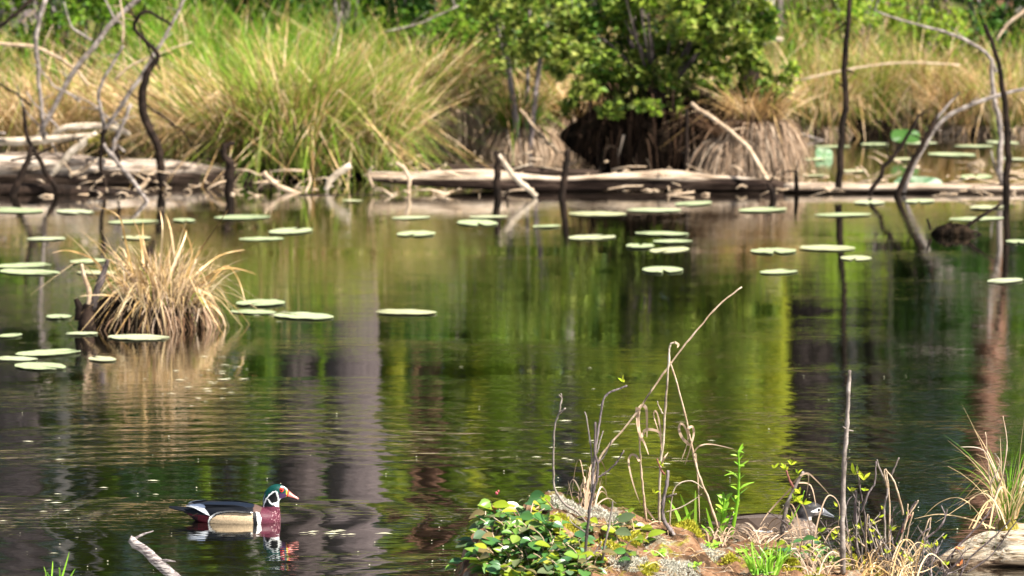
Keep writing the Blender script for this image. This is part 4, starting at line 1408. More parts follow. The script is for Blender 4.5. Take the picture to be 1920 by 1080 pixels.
def paint(me, female):
    n = len(me.vertices)
    co = np.zeros(n * 3)
    me.vertices.foreach_get('co', co)
    co = co.reshape(-1, 3)
    U, V, S = co[:, 0] * US + 760, 625 - co[:, 2] * US, np.abs(co[:, 1]) * US
    nzv = np.array([nz(a, b, c, 90, 1) for a, b, c in co])
    nzf = np.array([nz(a, b, c, 260, 2) for a, b, c in co])
    U = U + nzv * 5 + nzf * 5
    V = V + nzv * 4 + nzf * 3
    col = np.zeros((n, 3))
    def put(mask, c, j=0.0):
        col[mask] = np.array(c) * (1 + j * nzf[mask][:, None])
    if not female:
        put(V < 9999, (.006, .007, .010))
        put((V < 470) & (U < 1000), (.008, .012, .022))
        put((U < 560) & (V > 545), (.065, .006, .012), .8)                      # maroon rump side
        put((U < 400) & (V > 560), (.015, .006, .008))
        flank = [(508, 600), (520, 565), (560, 528), (630, 503), (740, 490), (860, 497), (960, 512), (985, 520), (1005, 640), (1005, 800), (508, 800)]
        put(in_poly(U, V, flank), (.80, .78, .74))
        put(in_poly(U, V, [(522, 600), (545, 562), (590, 530), (660, 511), (760, 505), (860, 512), (965, 518), (985, 800), (522, 800)]), (.012, .012, .014))
        put(in_poly(U, V, [(528, 610), (556, 568), (604, 538), (670, 519), (760, 512), (860, 517), (962, 524), (978, 800), (528, 800)]), (.44, .33, .21), .45)
        put((U > 1035) | ((U > 985) & (V < 505) & (U < 1100)), (.085, .018, .032), .6)       # breast
        put((U > 960) & (U < 1040) & (V < 515), (.10, .06, .05), .4)
        put((U > 1150) & (V > 500) & (V < 640) & (nzf > .40), (.40, .26, .26))       # flecks
        put(in_poly(U, V, [(962, 515), (990, 508), (1012, 560), (1012, 800), (985, 800)]), (.008, .008, .01))
        put(in_poly(U, V, [(988, 508), (1020, 515), (1046, 560), (1052, 800), (1012, 800), (1010, 560)]), (.82, .80, .76))
        head = (V < 468) & (U > 1035)
        put(head, (.006, .008, .010))
        put(head & ((V < 300) | ((U < 1160) & (V < 330 + (1160 - U) * .9) & (V < 400)) | ((U > 1180) & (V < 345))), (.003, .042, .036), .7)
        put(head & (U > 1222) & (V > 335), (.055, .018, .075), .5)
        put(head & (V > 330) & (U > 1120) & (U < 1215) & (V < 445), (.005, .005, .006))
        put(near_line(U, V, [(1185, 312), (1150, 326), (1115, 355), (1085, 395), (1066, 440), (1060, 472)], 12), (.80, .80, .80))
        put(near_line(U, V, [(1072, 350), (1058, 390), (1050, 430)], 8), (.30, .36, .38))
        put(near_line(U, V, [(1238, 268), (1262, 272), (1282, 285), (1296, 306)], 9), (.80, .80, .80))
        put(near_line(U, V, [(1196, 322), (1204, 360), (1212, 400)], 15), (.82, .82, .80))
        put(near_line(U, V, [(1110, 396), (1122, 425), (1150, 444), (1185, 452)], 12), (.82, .82, .80))
        put(in_poly(U, V, [(1150, 436), (1190, 425), (1214, 395), (1240, 392), (1222, 440), (1212, 476), (1180, 468)]), (.82, .82, .80))
        put(near_line(U, V, [(1290, 300), (1296, 340), (1292, 382)], 10), (.75, .50, .03))
    else:
        put(V < 9999, (.13, .095, .07), .9)
        put((V < 480) & (U < 1050), (.09, .07, .06), .6)
        put((V > 520) & (U < 1050) & (nzf > .25), (.26, .20, .15))
        put((U > 1040) & (V > 500), (.12, .085, .065), .5)
        put((U > 1060) & (V > 520) & (nzf > .3), (.42, .36, .30))
        h = (V < 500) & (U > 1040)
        put(h, (.055, .05, .05), .4)
        put(h & (V < 385), (.035, .033, .032), .5)
        put(h & (U > 1200) & (V > 420), (.16, .13, .12), .4)
        put(in_poly(U, V, [(1150, 412), (1190, 392), (1230, 376), (1258, 382), (1262, 412), (1230, 422), (1180, 420)]), (.82, .80, .77))
        put(near_line(U, V, [(1298, 392), (1300, 430)], 10), (.75, .72, .68))
        put(h & (V > 465) & (U > 1130) & (U < 1220), (.5, .46, .42))
    a = me.color_attributes.new('plumage', 'FLOAT_COLOR', 'POINT')
    a.data.foreach_set('color', np.concatenate([np.clip(col, 0, 1), np.ones((n, 1))], axis=1).reshape(-1))


def plumage_mat():
    m, nt, out = new_mat('plumage')
    at_ = nt.nodes.new('ShaderNodeVertexColor')
    at_.layer_name = 'plumage'
    p = nt.nodes.new('ShaderNodeBsdfPrincipled')
    p.inputs['Roughness'].default_value = .5
    p.inputs['Specular IOR Level'].default_value = .15
    nt.links.new(at_.outputs[0], p.inputs['Base Color'])
    b = nt.nodes.new('ShaderNodeBump')
    b.inputs['Strength'].default_value = .35
    b.inputs['Distance'].default_value = .002
    nt.links.new(noise_fac(nt, 160, detail=3, stretch=(.35, 1, 1)), b.inputs['Height'])
    nt.links.new(b.outputs[0], p.inputs['Normal'])
    nt.links.new(p.outputs[0], out.inputs[0])
    return m


def flat_mat(name, c, rough=.4, spec=.4):
    m, nt, out = new_mat(name)
    p = nt.nodes.new('ShaderNodeBsdfPrincipled')
    f = noise_fac(nt, 60, detail=3)
    p.inputs['Roughness'].default_value = rough
    p.inputs['Specular IOR Level'].default_value = spec
    nt.links.new(ramp(nt, f, [tuple(q * .75 for q in c), tuple(min(1, q * 1.2) for q in c)]), p.inputs['Base Color'])
    nt.links.new(p.outputs[0], out.inputs[0])
    return m


M['plumage'] = plumage_mat()
M['bill_red'] = flat_mat('bill_red', (.72, .05, .02), .3)
M['bill_pink'] = flat_mat('bill_pink', (.75, .24, .20), .35)
M['bill_black'] = flat_mat('bill_black', (.01, .01, .012), .3)
M['bill_grey'] = flat_mat('bill_grey', (.12, .125, .14), .45)
M['eye_red'] = flat_mat('eye_red', (.75, .03, .01), .2)
M['eye_black'] = flat_mat('eye_black', (.004, .004, .004), .08)
M['feather_blue'] = flat_mat('blue_black_feather', (.02, .03, .07), .35)
M['feather_black'] = flat_mat('black_feather', (.004, .005, .008), .6, .15)
M['feather_white'] = flat_mat('white_feather', (.78, .80, .84), .5)
M['feather_brown'] = flat_mat('brown_feather', (.055, .038, .028), .7, .1)
M['feather_slate'] = flat_mat('slate_feather', (.12, .15, .22), .5, .2)


def plate(mb, outline, y, thick, side, bulge=0.0, cu=None):
    """thin curved feather plate traced in the side profile, lying at half width y"""
    n = len(outline)
    vs = []
    for off in (0, thick):
        for (u, v, *yy) in outline:
            w = (yy[0] if yy else y) + off
            vs.append(((u - 760) / US, side * w / US, (625 - v) / US))
    fs = [tuple(range(n)), tuple(reversed(range(n, 2 * n)))] + [(i, (i + 1) % n, n + (i + 1) % n, n + i) for i in range(n)]
    mb.add(vs, fs)


def local(mb, name, mat, parent, smooth=False):
    o = mb.build(name, mat, None, smooth)
    o.parent = parent
    return o


def duck(loc, rz, female, label):
    root = empty('duck', loc, label, 'duck', None, rz)
    me = body_mesh(female)
    paint(me, female)
    me.materials.append(M['plumage'])
    me.name = 'body'
    b = bpy.data.objects.new('body', me)
    C.objects.link(b)
    b.parent = root
    dv = 78 if female else 0
    # bill: upper and lower, spatulate
    mb = MB()
    up = [(1284, 340, -14, 40, 30), (1310, 350, -24, 30, 27), (1340, 364, -26, 20, 25), (1375, 380, -24, 12, 27), (1400, 391, -18, 9, 24), (1412, 396, -10, 5, 14)]
    up = [(u, v + dv, a, r, s) for (u, v, a, r, s) in up]
    ring_loft(mb, interp_rings(up, 3), 18)
    bill = local(mb, 'bill', M['bill_grey' if female else 'bill_pink'], root, True)
    if not female:
        mb = MB()
        ring_loft(mb, interp_rings([(1282, 338, -14, 42, 32), (1300, 346, -24, 35, 30), (1318, 357, -30, 24, 24), (1330, 366, -40, 14, 20)], 3), 18)
        k = local(mb, 'bill_base', M['bill_red'], bill, True)
        mb = MB()
        ring_loft(mb, interp_rings([(1330, 352, -24, 8, 12), (1360, 366, -26, 7, 14), (1392, 382, -20, 6, 12)], 3), 12)
        local(mb, 'bill_ridge', M['feather_white'], bill, True)
    mb = MB()
    ring_loft(mb, interp_rings([(1290, 372 + dv, -14, 9, 22), (1340, 388 + dv, -16, 7, 23), (1395, 402 + dv, -8, 5, 22), (1416, 404 + dv, 0, 3, 12)], 3), 14)
    local(mb, 'lower_bill', M['bill_grey' if female else 'bill_black'], root, True)
    mb = MB()
    ring_loft(mb, interp_rings([(1398, 390 + dv, -16, 9, 14), (1412, 397 + dv, -30, 8, 14), (1420, 402 + dv, -40, 3, 6)], 2), 10)
    local(mb, 'bill_tip', M['bill_black'], bill, True)
    ev, eu, er = (298, 1243, 23) if not female else (398, 1238, 17)
    for s in (-1, 1):
        for nm, r, y, mt in (('eye', er, (57 if not female else 54), 'eye_red' if not female else 'eye_black'), ('pupil', er * .45, (57 if not female else 54) + er * .72, 'eye_black')):
            mb = MB()
            bm = bmesh.new()
            bmesh.ops.create_uvsphere(bm, u_segments=16, v_segments=10, radius=r / US)
            vs = [((v.co.x + (eu - 760) / US), (v.co.y * .8 + s * y / US), v.co.z + (625 - ev) / US) for v in bm.verts]
            fs = [tuple(q.index for q in f.verts) for f in bm.faces]
            bm.free()
            mb.add(vs, fs)
            local(mb, nm, M[mt], root, True)
    # tail
    mb = MB()
    tl = [(92, 492, 14, 10, 46), (150, 500, 10, 14, 78), (230, 512, 8, 22, 92), (320, 530, 5, 32, 90), (400, 545, 0, 34, 70)]
    ring_loft(mb, interp_rings(tl, 3), 20)
    local(mb, 'tail', M['feather_brown' if female else 'feather_black'], root, True)
    for s in (-1, 1):
        w = empty('wing', (0, 0, 0))
        w.parent = root
        mb = MB()
        if not female:
            P = [(272, 463, 64), (300, 452, 96), (345, 441, 100), (420, 436, 120), (470, 440, 138), (520, 440, 142), (640, 440, 140), (760, 440, 146), (860, 455, 152), (940, 480, 172), (975, 505, 200), (900, 498, 222), (800, 487, 226), (700, 490, 222), (610, 504, 212), (560, 520, 204), (525, 546, 196), (470, 520, 180), (400, 496, 140), (330, 482, 90)]
            plate(mb, P, 0, 5, s)
            local(mb, 'wing_feathers', M['feather_black'], w)
            mb = MB()
            plate(mb, [(268, 464, 74), (300, 448, 100), (345, 440, 112), (420, 436, 128), (462, 442, 146), (478, 462, 156), (470, 476, 160), (400, 462, 140), (320, 458, 110)], 0, 6, s)
            local(mb, 'wing_tip', M['feather_slate'], w)
            mb = MB()
            plate(mb, [(268, 465, 82), (320, 458, 116), (400, 462, 146), (470, 478, 166), (500, 505, 184), (526, 545, 200), (480, 530, 184), (430, 508, 160), (360, 482, 120)], 0, 6, s)
            local(mb, 'wing_edge', M['feather_white'], w)
            mb = MB()
            for a_, b_ in (((330, 560), (395, 525)), ((355, 562), (415, 530)), ((380, 566), (430, 540))):
                plate(mb, [(a_[0], a_[1], 120), (b_[0], b_[1], 150), (b_[0] + 8, b_[1] + 6, 152), (a_[0] + 14, a_[1] + 2, 124)], 0, 5, s)
            local(mb, 'flank_plume', M['feather_brown'], w)
        else:
            P = [(262, 470, 60), (345, 446, 100), (470, 440, 138), (640, 438, 140), (760, 440, 146), (880, 462, 160), (940, 490, 190), (900, 540, 226), (760, 560, 236), (600, 556, 224), (480, 540, 190), (360, 500, 110)]
            plate(mb, P, 0, 5, s)
            local(mb, 'wing_feathers', M['feather_brown'], w)
            mb = MB()
            plate(mb, [(500, 548, 200), (620, 560, 230), (700, 560, 238), (690, 574, 238), (600, 570, 228), (510, 560, 206)], 0, 5, s)
            local(mb, 'wing_patch', M['feather_white'], w)
    return root


w = wat(440.7, 976)
duck((w.x, w.y, 0), R(-3), False, 'colourful drake duck with glossy green head, red eye and tan flank swimming in open water')
w = wat(1446, 1000)
d2 = duck((w.x, w.y, 0), R(14), True, 'grey brown hen duck with white eye patch, half hidden behind the dry grass')
# ---------------------------------------------------------------- near mound
YC = 14.25
CREST = [(820, 1100), (870, 1040), (920, 985), (980, 955), (1040, 930), (1100, 952), (1160, 972), (1240, 985), (1300, 998), (1340, 1022), (1400, 1016), (1450, 1020), (1500, 1033), (1560, 1048), (1620, 1066), (1680, 1090), (1760, 1125)]
CX = np.array([X(p, YC) for p, _ in CREST])
CZ = np.array([CAMH - (y + 317) * YC / FPX for _, y in CREST])


def mound_z(x, y, rough=True):
    c = float(np.interp(x, CX, CZ)) - .012
    w = 1.0 if y < YC else .5
    t = (YC - y) / w
    e = 1.0
    if x < CX[1]: e = max(0, 1 - (CX[1] - x) / .12)
    z = (c + .12) * (1 - abs(t) ** 2.2) * e - .12 * 1 + .0
    if rough:
        z += .032 * nz(x, y, 0, 5, 21) + .024 * nz(x, y, 0, 14, 22) + .013 * nz(x, y, 0, 38, 23)
        z += .012 * abs(nz(x + y * .4, y, 0, 9, 24))
    return z


def mound_hit(px, py):
    for i in range(260):
        Y = 13.0 + i * .01
        p = at(px, py, Y)
        if p.z < mound_z(p.x, p.y):
            return p
    return at(px, py, YC)


def mound():
    xs = np.arange(-.32, 1.5, .008)
    ys = np.arange(13.0, 14.85, .009)
    vs = [(x, y, max(-.2, mound_z(x, y) + .006 * nz(x, y, 0, 90, 4))) for y in ys for x in xs]
    nx = len(xs)
    fs = [(j * nx + i, j * nx + i + 1, (j + 1) * nx + i + 1, (j + 1) * nx + i) for j in range(len(ys) - 1) for i in range(nx - 1)]
    m, nt, out = new_mat('rotten_wood_and_lichen')
    N, L = nt.nodes, nt.links
    wood = ramp(nt, noise_fac(nt, 9, detail=7, rough=.7), [(.3, .02, .011, .006), (.42, .10, .058, .032), (.50, .26, .135, .07), (.58, .40, .23, .13), (.68, .50, .36, .25)])
    lich = ramp(nt, noise_fac(nt, 55, detail=6, rough=.75), [(.35, .05, .04, .025), (.47, .26, .21, .14), (.58, .46, .42, .32), (.7, .60, .56, .46)])
    moss = ramp(nt, noise_fac(nt, 70, detail=4), [(.3, .08, .08, .01), (.6, .40, .36, .04), (.8, .60, .52, .08)])
    def mask(scale, lo, hi, det=4, off=0):
        mr = N.new('ShaderNodeMapRange')
        mr.inputs[1].default_value, mr.inputs[2].default_value = lo, hi
        tc = N.new('ShaderNodeTexCoord')
        mp = N.new('ShaderNodeMapping')
        mp.inputs['Location'].default_value = (off, off * 2, 0)
        L.new(tc.outputs['Object'], mp.inputs[0])
        n = N.new('ShaderNodeTexNoise')
        n.inputs['Scale'].default_value = scale
        n.inputs['Detail'].default_value = det
        n.inputs['Roughness'].default_value = .65
        L.new(mp.outputs[0], n.inputs['Vector'])
        L.new(n.outputs['Fac'], mr.inputs[0])
        return mr.outputs[0]
    m1 = N.new('ShaderNodeMixRGB')
    L.new(mask(7, .55, .62), m1.inputs[0]); L.new(wood, m1.inputs[1]); L.new(lich, m1.inputs[2])
    m2 = N.new('ShaderNodeMixRGB')
    L.new(mask(6, .58, .66, off=3.3), m2.inputs[0]); L.new(m1.outputs[0], m2.inputs[1]); L.new(moss, m2.inputs[2])
    p = N.new('ShaderNodeBsdfPrincipled')
    p.inputs['Roughness'].default_value = .9
    p.inputs['Specular IOR Level'].default_value = .15
    L.new(m2.outputs[0], p.inputs['Base Color'])
    b = N.new('ShaderNodeBump')
    b.inputs['Strength'].default_value = 1
    b.inputs['Distance'].default_value = .02
    L.new(noise_fac(nt, 45, detail=8, rough=.8), b.inputs['Height'])
    L.new(b.outputs[0], p.inputs['Normal'])
    L.new(p.outputs[0], out.inputs[0])
    mb = MB()
    mb.add(vs, fs)
    o = mb.build('rotten_log_mound', m, loc=(.45, YC, 0))
    tag(o, 'crumbling reddish rotten log mound spotted with lichen and moss in the foreground', 'rotten log')


mound()


def ovate(mb, p, d, nrm, L, Wd, fold=.18, droop=.25, shape=((0, .03), (.12, .55), (.32, .95), (.52, 1.0), (.74, .72), (.9, .34), (1, .02))):
    d = Vector(d).normalized()
    s = d.cross(Vector(nrm)).normalized()
    u = s.cross(d)
    vs, fs = [], []
    for i, (t, w) in enumerate(shape):
        c = Vector(p) + d * (L * t) - u * (L * droop * t * t)
        q = Wd * w / 2
        vs += [tuple(c + s * q + u * (q * fold * 2)), tuple(c + s * q * .5 + u * (q * fold * .8)), tuple(c), tuple(c - s * q * .5 + u * (q * fold * .8)), tuple(c - s * q + u * (q * fold * 2))]
    for i in range(len(shape) - 1):
        for k in range(4):
            b = i * 5 + k
            fs.append((b, b + 1, b + 6, b + 5))
    mb.add(vs, fs)


LANCE = ((0, .1), (.2, .6), (.45, 1), (.7, .75), (.88, .4), (1, .02))
M['salal'] = leaf_mat('waxy_leaf', [(.03, .09, .025), (.09, .22, .045), (.20, .34, .03), (.04, .12, .05), (.28, .38, .04), (.07, .20, .04), (.05, .13, .06), (.22, .15, .06), (.10, .20, .10)], .28, .34, .55)
M['salal_young'] = leaf_mat('young_waxy_leaf', [(.26, .36, .02), (.40, .44, .03), (.22, .34, .03), (.48, .46, .05)], .4, .32, .5)
M['bud'] = leaf_mat('yellow_green_bud', [(.45, .58, .03), (.60, .62, .05), (.34, .52, .03)], .45, .4)
M['sprout'] = leaf_mat('fresh_sprout_leaf', [(.20, .50, .04), (.34, .60, .06), (.26, .54, .03), (.42, .64, .08)], .42, .35, .4)
M['pink'] = flat_mat('pink_flower', (.62, .10, .14), .5)
M['red_stem'] = flat_mat('red_stem', (.22, .08, .06), .6)
M['orange_leaf'] = leaf_mat('withered_orange_leaf', [(.60, .18, .06), (.72, .32, .12)], .3)


def salal(name, label, region, n, seed, mat='salal', size=.068, cat='shrub', young=.12):
    rg = random.Random(seed)
    (x0, y0, x1, y1) = region
    c = mound_hit((x0 + x1) / 2, (y0 + y1) / 2)
    root = empty(name, c, label, cat)
    lf, yl, st = MB(), MB(), MB()
    for i in range(n):
        for _ in range(20):
            px, py = rg.uniform(x0, x1), rg.uniform(y0, y1)
            top = float(np.interp(px, [p for p, _ in CREST], [q for _, q in CREST]))
            if py > top + 4 and (name != 'waxy_leafed_shrub' or py > 1000 + (px - 1020) * .55 or px < 1000): break
        b = mound_hit(px, py)
        h = rg.uniform(.01, .075)
        az = rg.uniform(0, 6.28)
        q = [b - Vector((0, 0, .02)), b + Vector((math.cos(az) * .02, math.sin(az) * .02, h * .6)), b + Vector((math.cos(az) * .055, math.sin(az) * .055, h))]
        Q = smooth_path(q, 3)
        st.tube(Q, .0018, 5)
        for k in range(rg.choice((3, 4, 5))):
            t = .35 + .65 * k / 4
            p = Q[min(len(Q) - 1, int(t * (len(Q) - 1)))]
            a2 = az + (k % 2 * 2 - 1) * rg.uniform(.5, 1.5)
            d = (math.cos(a2), math.sin(a2), rg.uniform(-.3, .55))
            nr = Vector((rg.gauss(0, .35), rg.gauss(-.35, .35), 1))
            s = size * rg.uniform(.45, 1.25)
            ovate(yl if rg.random() < young else lf, p, d, nr, s, s * rg.uniform(.58, .74), rg.uniform(.05, .25), rg.uniform(.0, .35))
    lf.build('foliage', M[mat], root)
    if yl.n: yl.build('young_leaves', M['salal_young'], root)
    st.build('stem', M['stick_tan'], root)
    return root


s1 = salal('waxy_leafed_shrub', 'low shrub with round glossy leaves sprawling over the left end of the rotten mound', (905, 965, 1120, 1100), 200, 3, size=.054, young=.16)
# loose shoots overhanging the water at its left edge
def shoots():
    lf, yl, st, fl = MB(), MB(), MB(), MB()
    rg = random.Random(9)
    for pts in ([(1000, 1040), (960, 1000), (930, 965), (920, 940)], [(1010, 1060), (950, 1040), (905, 1025), (885, 1015)], [(990, 1075), (930, 1065), (880, 1050), (855, 1062)], [(1010, 1010), (975, 975), (955, 950)],
                [(1000, 1070), (960, 1060), (920, 1068), (890, 1075)], [(1000, 1025), (955, 1015), (925, 990), (905, 975)], [(1060, 985), (1035, 950), (1022, 935)], [(1080, 1070), (1010, 1065), (960, 1062)]):
        P = smooth_path([at(a, b, 14.05 + .02 * i) for i, (a, b) in enumerate(pts)], 6)
        st.tube(P, .002, 5)
        for k in range(4, len(P), 2):
            a = rg.uniform(-1.0, 1.0) + (3.4 if k % 4 else 2.2)
            d = (math.cos(a), math.sin(a) * .7, rg.uniform(-.2, .7))
            s = rg.uniform(.045, .072)
            ovate(yl if rg.random() < .3 else lf, P[k], d, (rg.gauss(0, .4), -.5, 1), s, s * .66, .15, .2)
    for (a, b) in ((932, 926), (925, 957), (926, 968), (985, 985), (955, 1048)):
        c = at(a, b, 14.1)
        for k in range(5):
            q = c + Vector((rg.gauss(0, .004), rg.gauss(0, .004), rg.gauss(0, .004)))
            fl.tube([q, q + Vector((0, 0, .006))], [.0035, .002], 6)
    for n_, m_, mt in (('overhanging_foliage', lf, 'salal'), ('yellow_leaves', yl, 'salal_young'), ('overhanging_stem', st, 'red_stem'), ('flower_buds', fl, 'pink')):
        m_.build(n_, M[mt], s1)


shoots()
salal('waxy_leafed_seedling', 'scattered round leaved seedlings on the middle of the rotten mound', (1110, 985, 1200, 1060), 16, 5, size=.05, young=.3, cat='plant')
salal('waxy_leafed_seedling', 'small round leaved seedlings by the base of the grey stub near the hen duck', (1460, 1015, 1560, 1075), 22, 6, size=.040, young=.35, cat='plant')


def leafbuds(mb, p, n=4, s=.02, rg=random, shape=LANCE):
    for i in range(n):
        a = rg.uniform(0, 6.28)
        ovate(mb, p, (math.cos(a) * .7, math.sin(a) * .5, rg.uniform(.2, 1.1)), (math.cos(a + 1.5), -.6, .6), s * rg.uniform(.7, 1.2), s * .42, .1, .1, shape)


def twig(name, label, cat, stems, buds=(), mat='stick_grey', Y=None, bs=.02, budmat='bud', leavesl=()):
    """stems: (points, width px, material or None); first point is the foot"""
    f = stems[0][0][0]
    y = Y or mound_hit(f[0], min(f[1], 1078)).y
    root = empty(name, at(f[0], f[1], y), label, cat)
    k = y / FPX / 2
    for j, s in enumerate(stems):
        pts, w = s[0], s[1]
        mt = s[2] if len(s) > 2 and s[2] else mat
        dY = random.uniform(-.03, .03) if j else 0
        P = smooth_path([at(a, b, y + dY * min(1, i)) for i, (a, b) in enumerate(pts)], 5)
        P = [P[0]] + [p + Vector((random.gauss(0, 1), random.gauss(0, 1), 0)) * (min(w, 4) * k * .22) for p in P[1:]]
        mb = MB()
        rad = list(np.interp(np.linspace(0, 1, len(P)), [0, 1], [w * k, w * k * .6]))
        for q in range(3, len(P) - 1, 6):
            rad[q] *= 1.35
        mb.tube(P, rad, 7, .2)
        mb.build('stem' if j == 0 else 'branch', M[mt], root)
    if buds:
        mb = MB()
        for (a, b, *r) in buds:
            leafbuds(mb, at(a, b, y), r[0] if r else 4, r[1] if len(r) > 1 else bs)
        mb.build('leaf_buds', M[budmat], root)
    for pts, w in leavesl:
        mb = MB()
        ribbon(mb, [at(a, b, y + random.uniform(-.02, .02)) for a, b in pts], w * k * 1.6, Vector((random.uniform(-.5, .5), -1, random.uniform(-.2, .6))))
        mb.build('dead_leaf', M['pale_dry'], root)
    return root


twig('bare_twig_shrub', 'dark many branched twig bush rising from the shrub leaves on the mound', 'bare shrub', [
    ([(1099, 1072), (1097, 1047), (1101, 994), (1105, 958), (1113, 921), (1119, 897), (1121, 872), (1115, 844), (1117, 791)], 6, 'bark_dark'),
    ([(1110, 925), (1111, 901), (1116, 850), (1121, 811), (1129, 762), (1133, 746), (1143, 736), (1158, 730), (1176, 723)], 5, 'bark_grey'),
    ([(1119, 897), (1141, 882), (1158, 864), (1170, 844)], 4, 'bark_dark'), ([(1121, 870), (1137, 848), (1147, 825)], 3, 'bark_dark'),
    ([(1106, 960), (1108, 930), (1110, 880), (1107, 830), (1097, 772)], 4, None), ([(1119, 850), (1124, 830), (1131, 808)], 3, None), ([(1100, 1050), (1115, 1035), (1128, 1015)], 4, None), ([(1101, 1000), (1078, 985), (1068, 975)], 3, None)],
    [(1168, 716, 3, .022)])
twig('bare_twig', 'pale curving twig with a forked tip left of the dark twig bush', 'twig', [
    ([(1099, 980), (1084, 962), (1060, 946), (1044, 925), (1038, 901), (1038, 836), (1040, 799), (1048, 774), (1053, 750), (1052, 738)], 4.5), ([(1048, 776), (1055, 770), (1060, 765)], 4), ([(1052, 745), (1048, 740)], 3)])
twig('long_bent_twig', 'long thin twig slanting up to the right over the water', 'twig', [
    ([(1112, 930), (1118, 890), (1125, 858), (1145, 832), (1185, 785), (1225, 728), (1270, 665), (1310, 615), (1345, 575), (1390, 538)], 4.5, 'stick_tan'), ([(1205, 757), (1218, 738), (1221, 722)], 1.6, 'bark_dark')])
twig('broken_twig', 'short upright stick amid the leaves right of the dark twig bush', 'twig', [([(1128, 1062), (1134, 1020), (1142, 985), (1149, 940)], 5), ([(1141, 990), (1136, 975)], 3)])
twig('gnarled_stub', 'dark gnarled stub with yellow bud and frayed tip at the mound centre', 'stub', [([(1264, 1004), (1250, 985), (1243, 970), (1243, 945), (1250, 910), (1253, 882)], 9, 'bark_grey'), ([(1246, 890), (1238, 878), (1232, 860)], 4, 'red_stem'), ([(1250, 932), (1262, 928), (1268, 926)], 4)],
     [(1243, 875, 3, .026), (1228, 925, 3, .022)], leavesl=[([(1240, 870), (1246, 858), (1253, 848)], 5)])
twig('dead_reed', 'tallest pale reed stalk with a drooping hooked tip', 'reed', [([(1236, 985), (1237, 900), (1243, 830), (1248, 760), (1254, 680), (1255, 655), (1259, 644), (1268, 643)], 5, 'stick_pale'), ([(1243, 776), (1236, 763), (1232, 752)], 3, 'stick_pale')],
     leavesl=[([(1266, 642), (1272, 646), (1270, 652)], 7), ([(1240, 815), (1234, 780), (1228, 770), (1226, 780), (1232, 800), (1244, 838)], 4), ([(1206, 810), (1215, 805), (1235, 810), (1240, 830), (1240, 845)], 7), ([(1206, 812), (1202, 822), (1199, 832)], 7)])
twig('dead_reed', 'pale reed stalk leaning left to cross the tall one, with heart shaped curls', 'reed', [([(1346, 990), (1330, 940), (1310, 890), (1300, 850), (1288, 790), (1270, 720), (1254, 672)], 4.5, 'stick_tan')],
     leavesl=[([(1294, 835), (1280, 822), (1273, 805), (1276, 795), (1284, 800), (1290, 825), (1278, 862)], 7), ([(1293, 822), (1290, 805), (1298, 800), (1301, 812), (1296, 835), (1284, 872)], 7), ([(1300, 850), (1312, 836), (1335, 833), (1376, 842)], 3.5), ([(1304, 850), (1309, 900), (1312, 980)], 4)])
twig('dead_reed', 'shorter pale reed with folded drooping leaves left of the tall reed', 'reed', [([(1212, 980), (1206, 920), (1202, 880), (1199, 820), (1198, 762)], 4.5, 'stick_tan')],
     leavesl=[([(1198, 766), (1205, 760), (1212, 768), (1213, 800), (1213, 820)], 9), ([(1198, 766), (1196, 790), (1200, 815), (1208, 830), (1216, 852)], 9), ([(1196, 764), (1195, 780), (1197, 800)], 11),
               ([(1199, 865), (1192, 854), (1182, 854), (1179, 870), (1188, 910), (1202, 948)], 6), ([(1206, 945), (1220, 965), (1236, 985)], 5)])
twig('dead_grass_arc', 'single pale grass blade arching over to the right of the gnarled stub', 'grass blade', [([(1256, 985), (1258, 950), (1262, 922), (1275, 906), (1298, 902), (1318, 916)], 3, 'stick_pale'), ([(1249, 960), (1275, 952), (1300, 938), (1316, 926)], 2.5, 'stick_pale')])


def curls(name, label, cx, by, top, n, seed, spread, w=4.5, mat='pale_dry', Y=None, cat='dead grass'):
    rg = random.Random(seed)
    y0 = Y or mound_hit(cx, by).y
    root = empty(name, at(cx, by, y0), label, cat)
    mb = MB()
    for i in range(n):
        x0 = cx + rg.uniform(-spread, spread) * .5
        dx = rg.choice((-1, 1)) * rg.uniform(.3, 1) * spread
        ht = (by - top) * rg.uniform(.35, 1.0)
        y = y0 + rg.uniform(-.07, .07)
        if rg.random() < .4:
            pts = [(x0, by + 6), (x0 + dx * .5, by - ht * .35), (x0 + dx * 1.1, by - ht * rg.uniform(.3, .8)), (x0 + dx * 1.6, by - ht * rg.uniform(.1, .9))]
            ribbon(mb, [at(a, b, y + .03 * j) for j, (a, b) in enumerate(pts)], w * rg.uniform(.5, 1.1) * y / FPX, Vector((rg.uniform(-1, 1), -1, rg.uniform(0, .8))), 5)
            continue
        pts = [(x0, by + 6), (x0 + dx * .25, by - ht * .6), (x0 + dx * .6, by - ht), (x0 + dx * 1.0, by - ht * .82), (x0 + dx * rg.uniform(.9, 1.5), by - ht * rg.uniform(.1, .55))]
        ribbon(mb, [at(a, b, y + .03 * j) for j, (a, b) in enumerate(pts)], w * rg.uniform(.5, 1.1) * y / FPX, Vector((rg.uniform(-1, 1), -1, rg.uniform(0, .8))), 5)
    mb.build('curled_blades', M[mat], root, smooth=False)
    return root


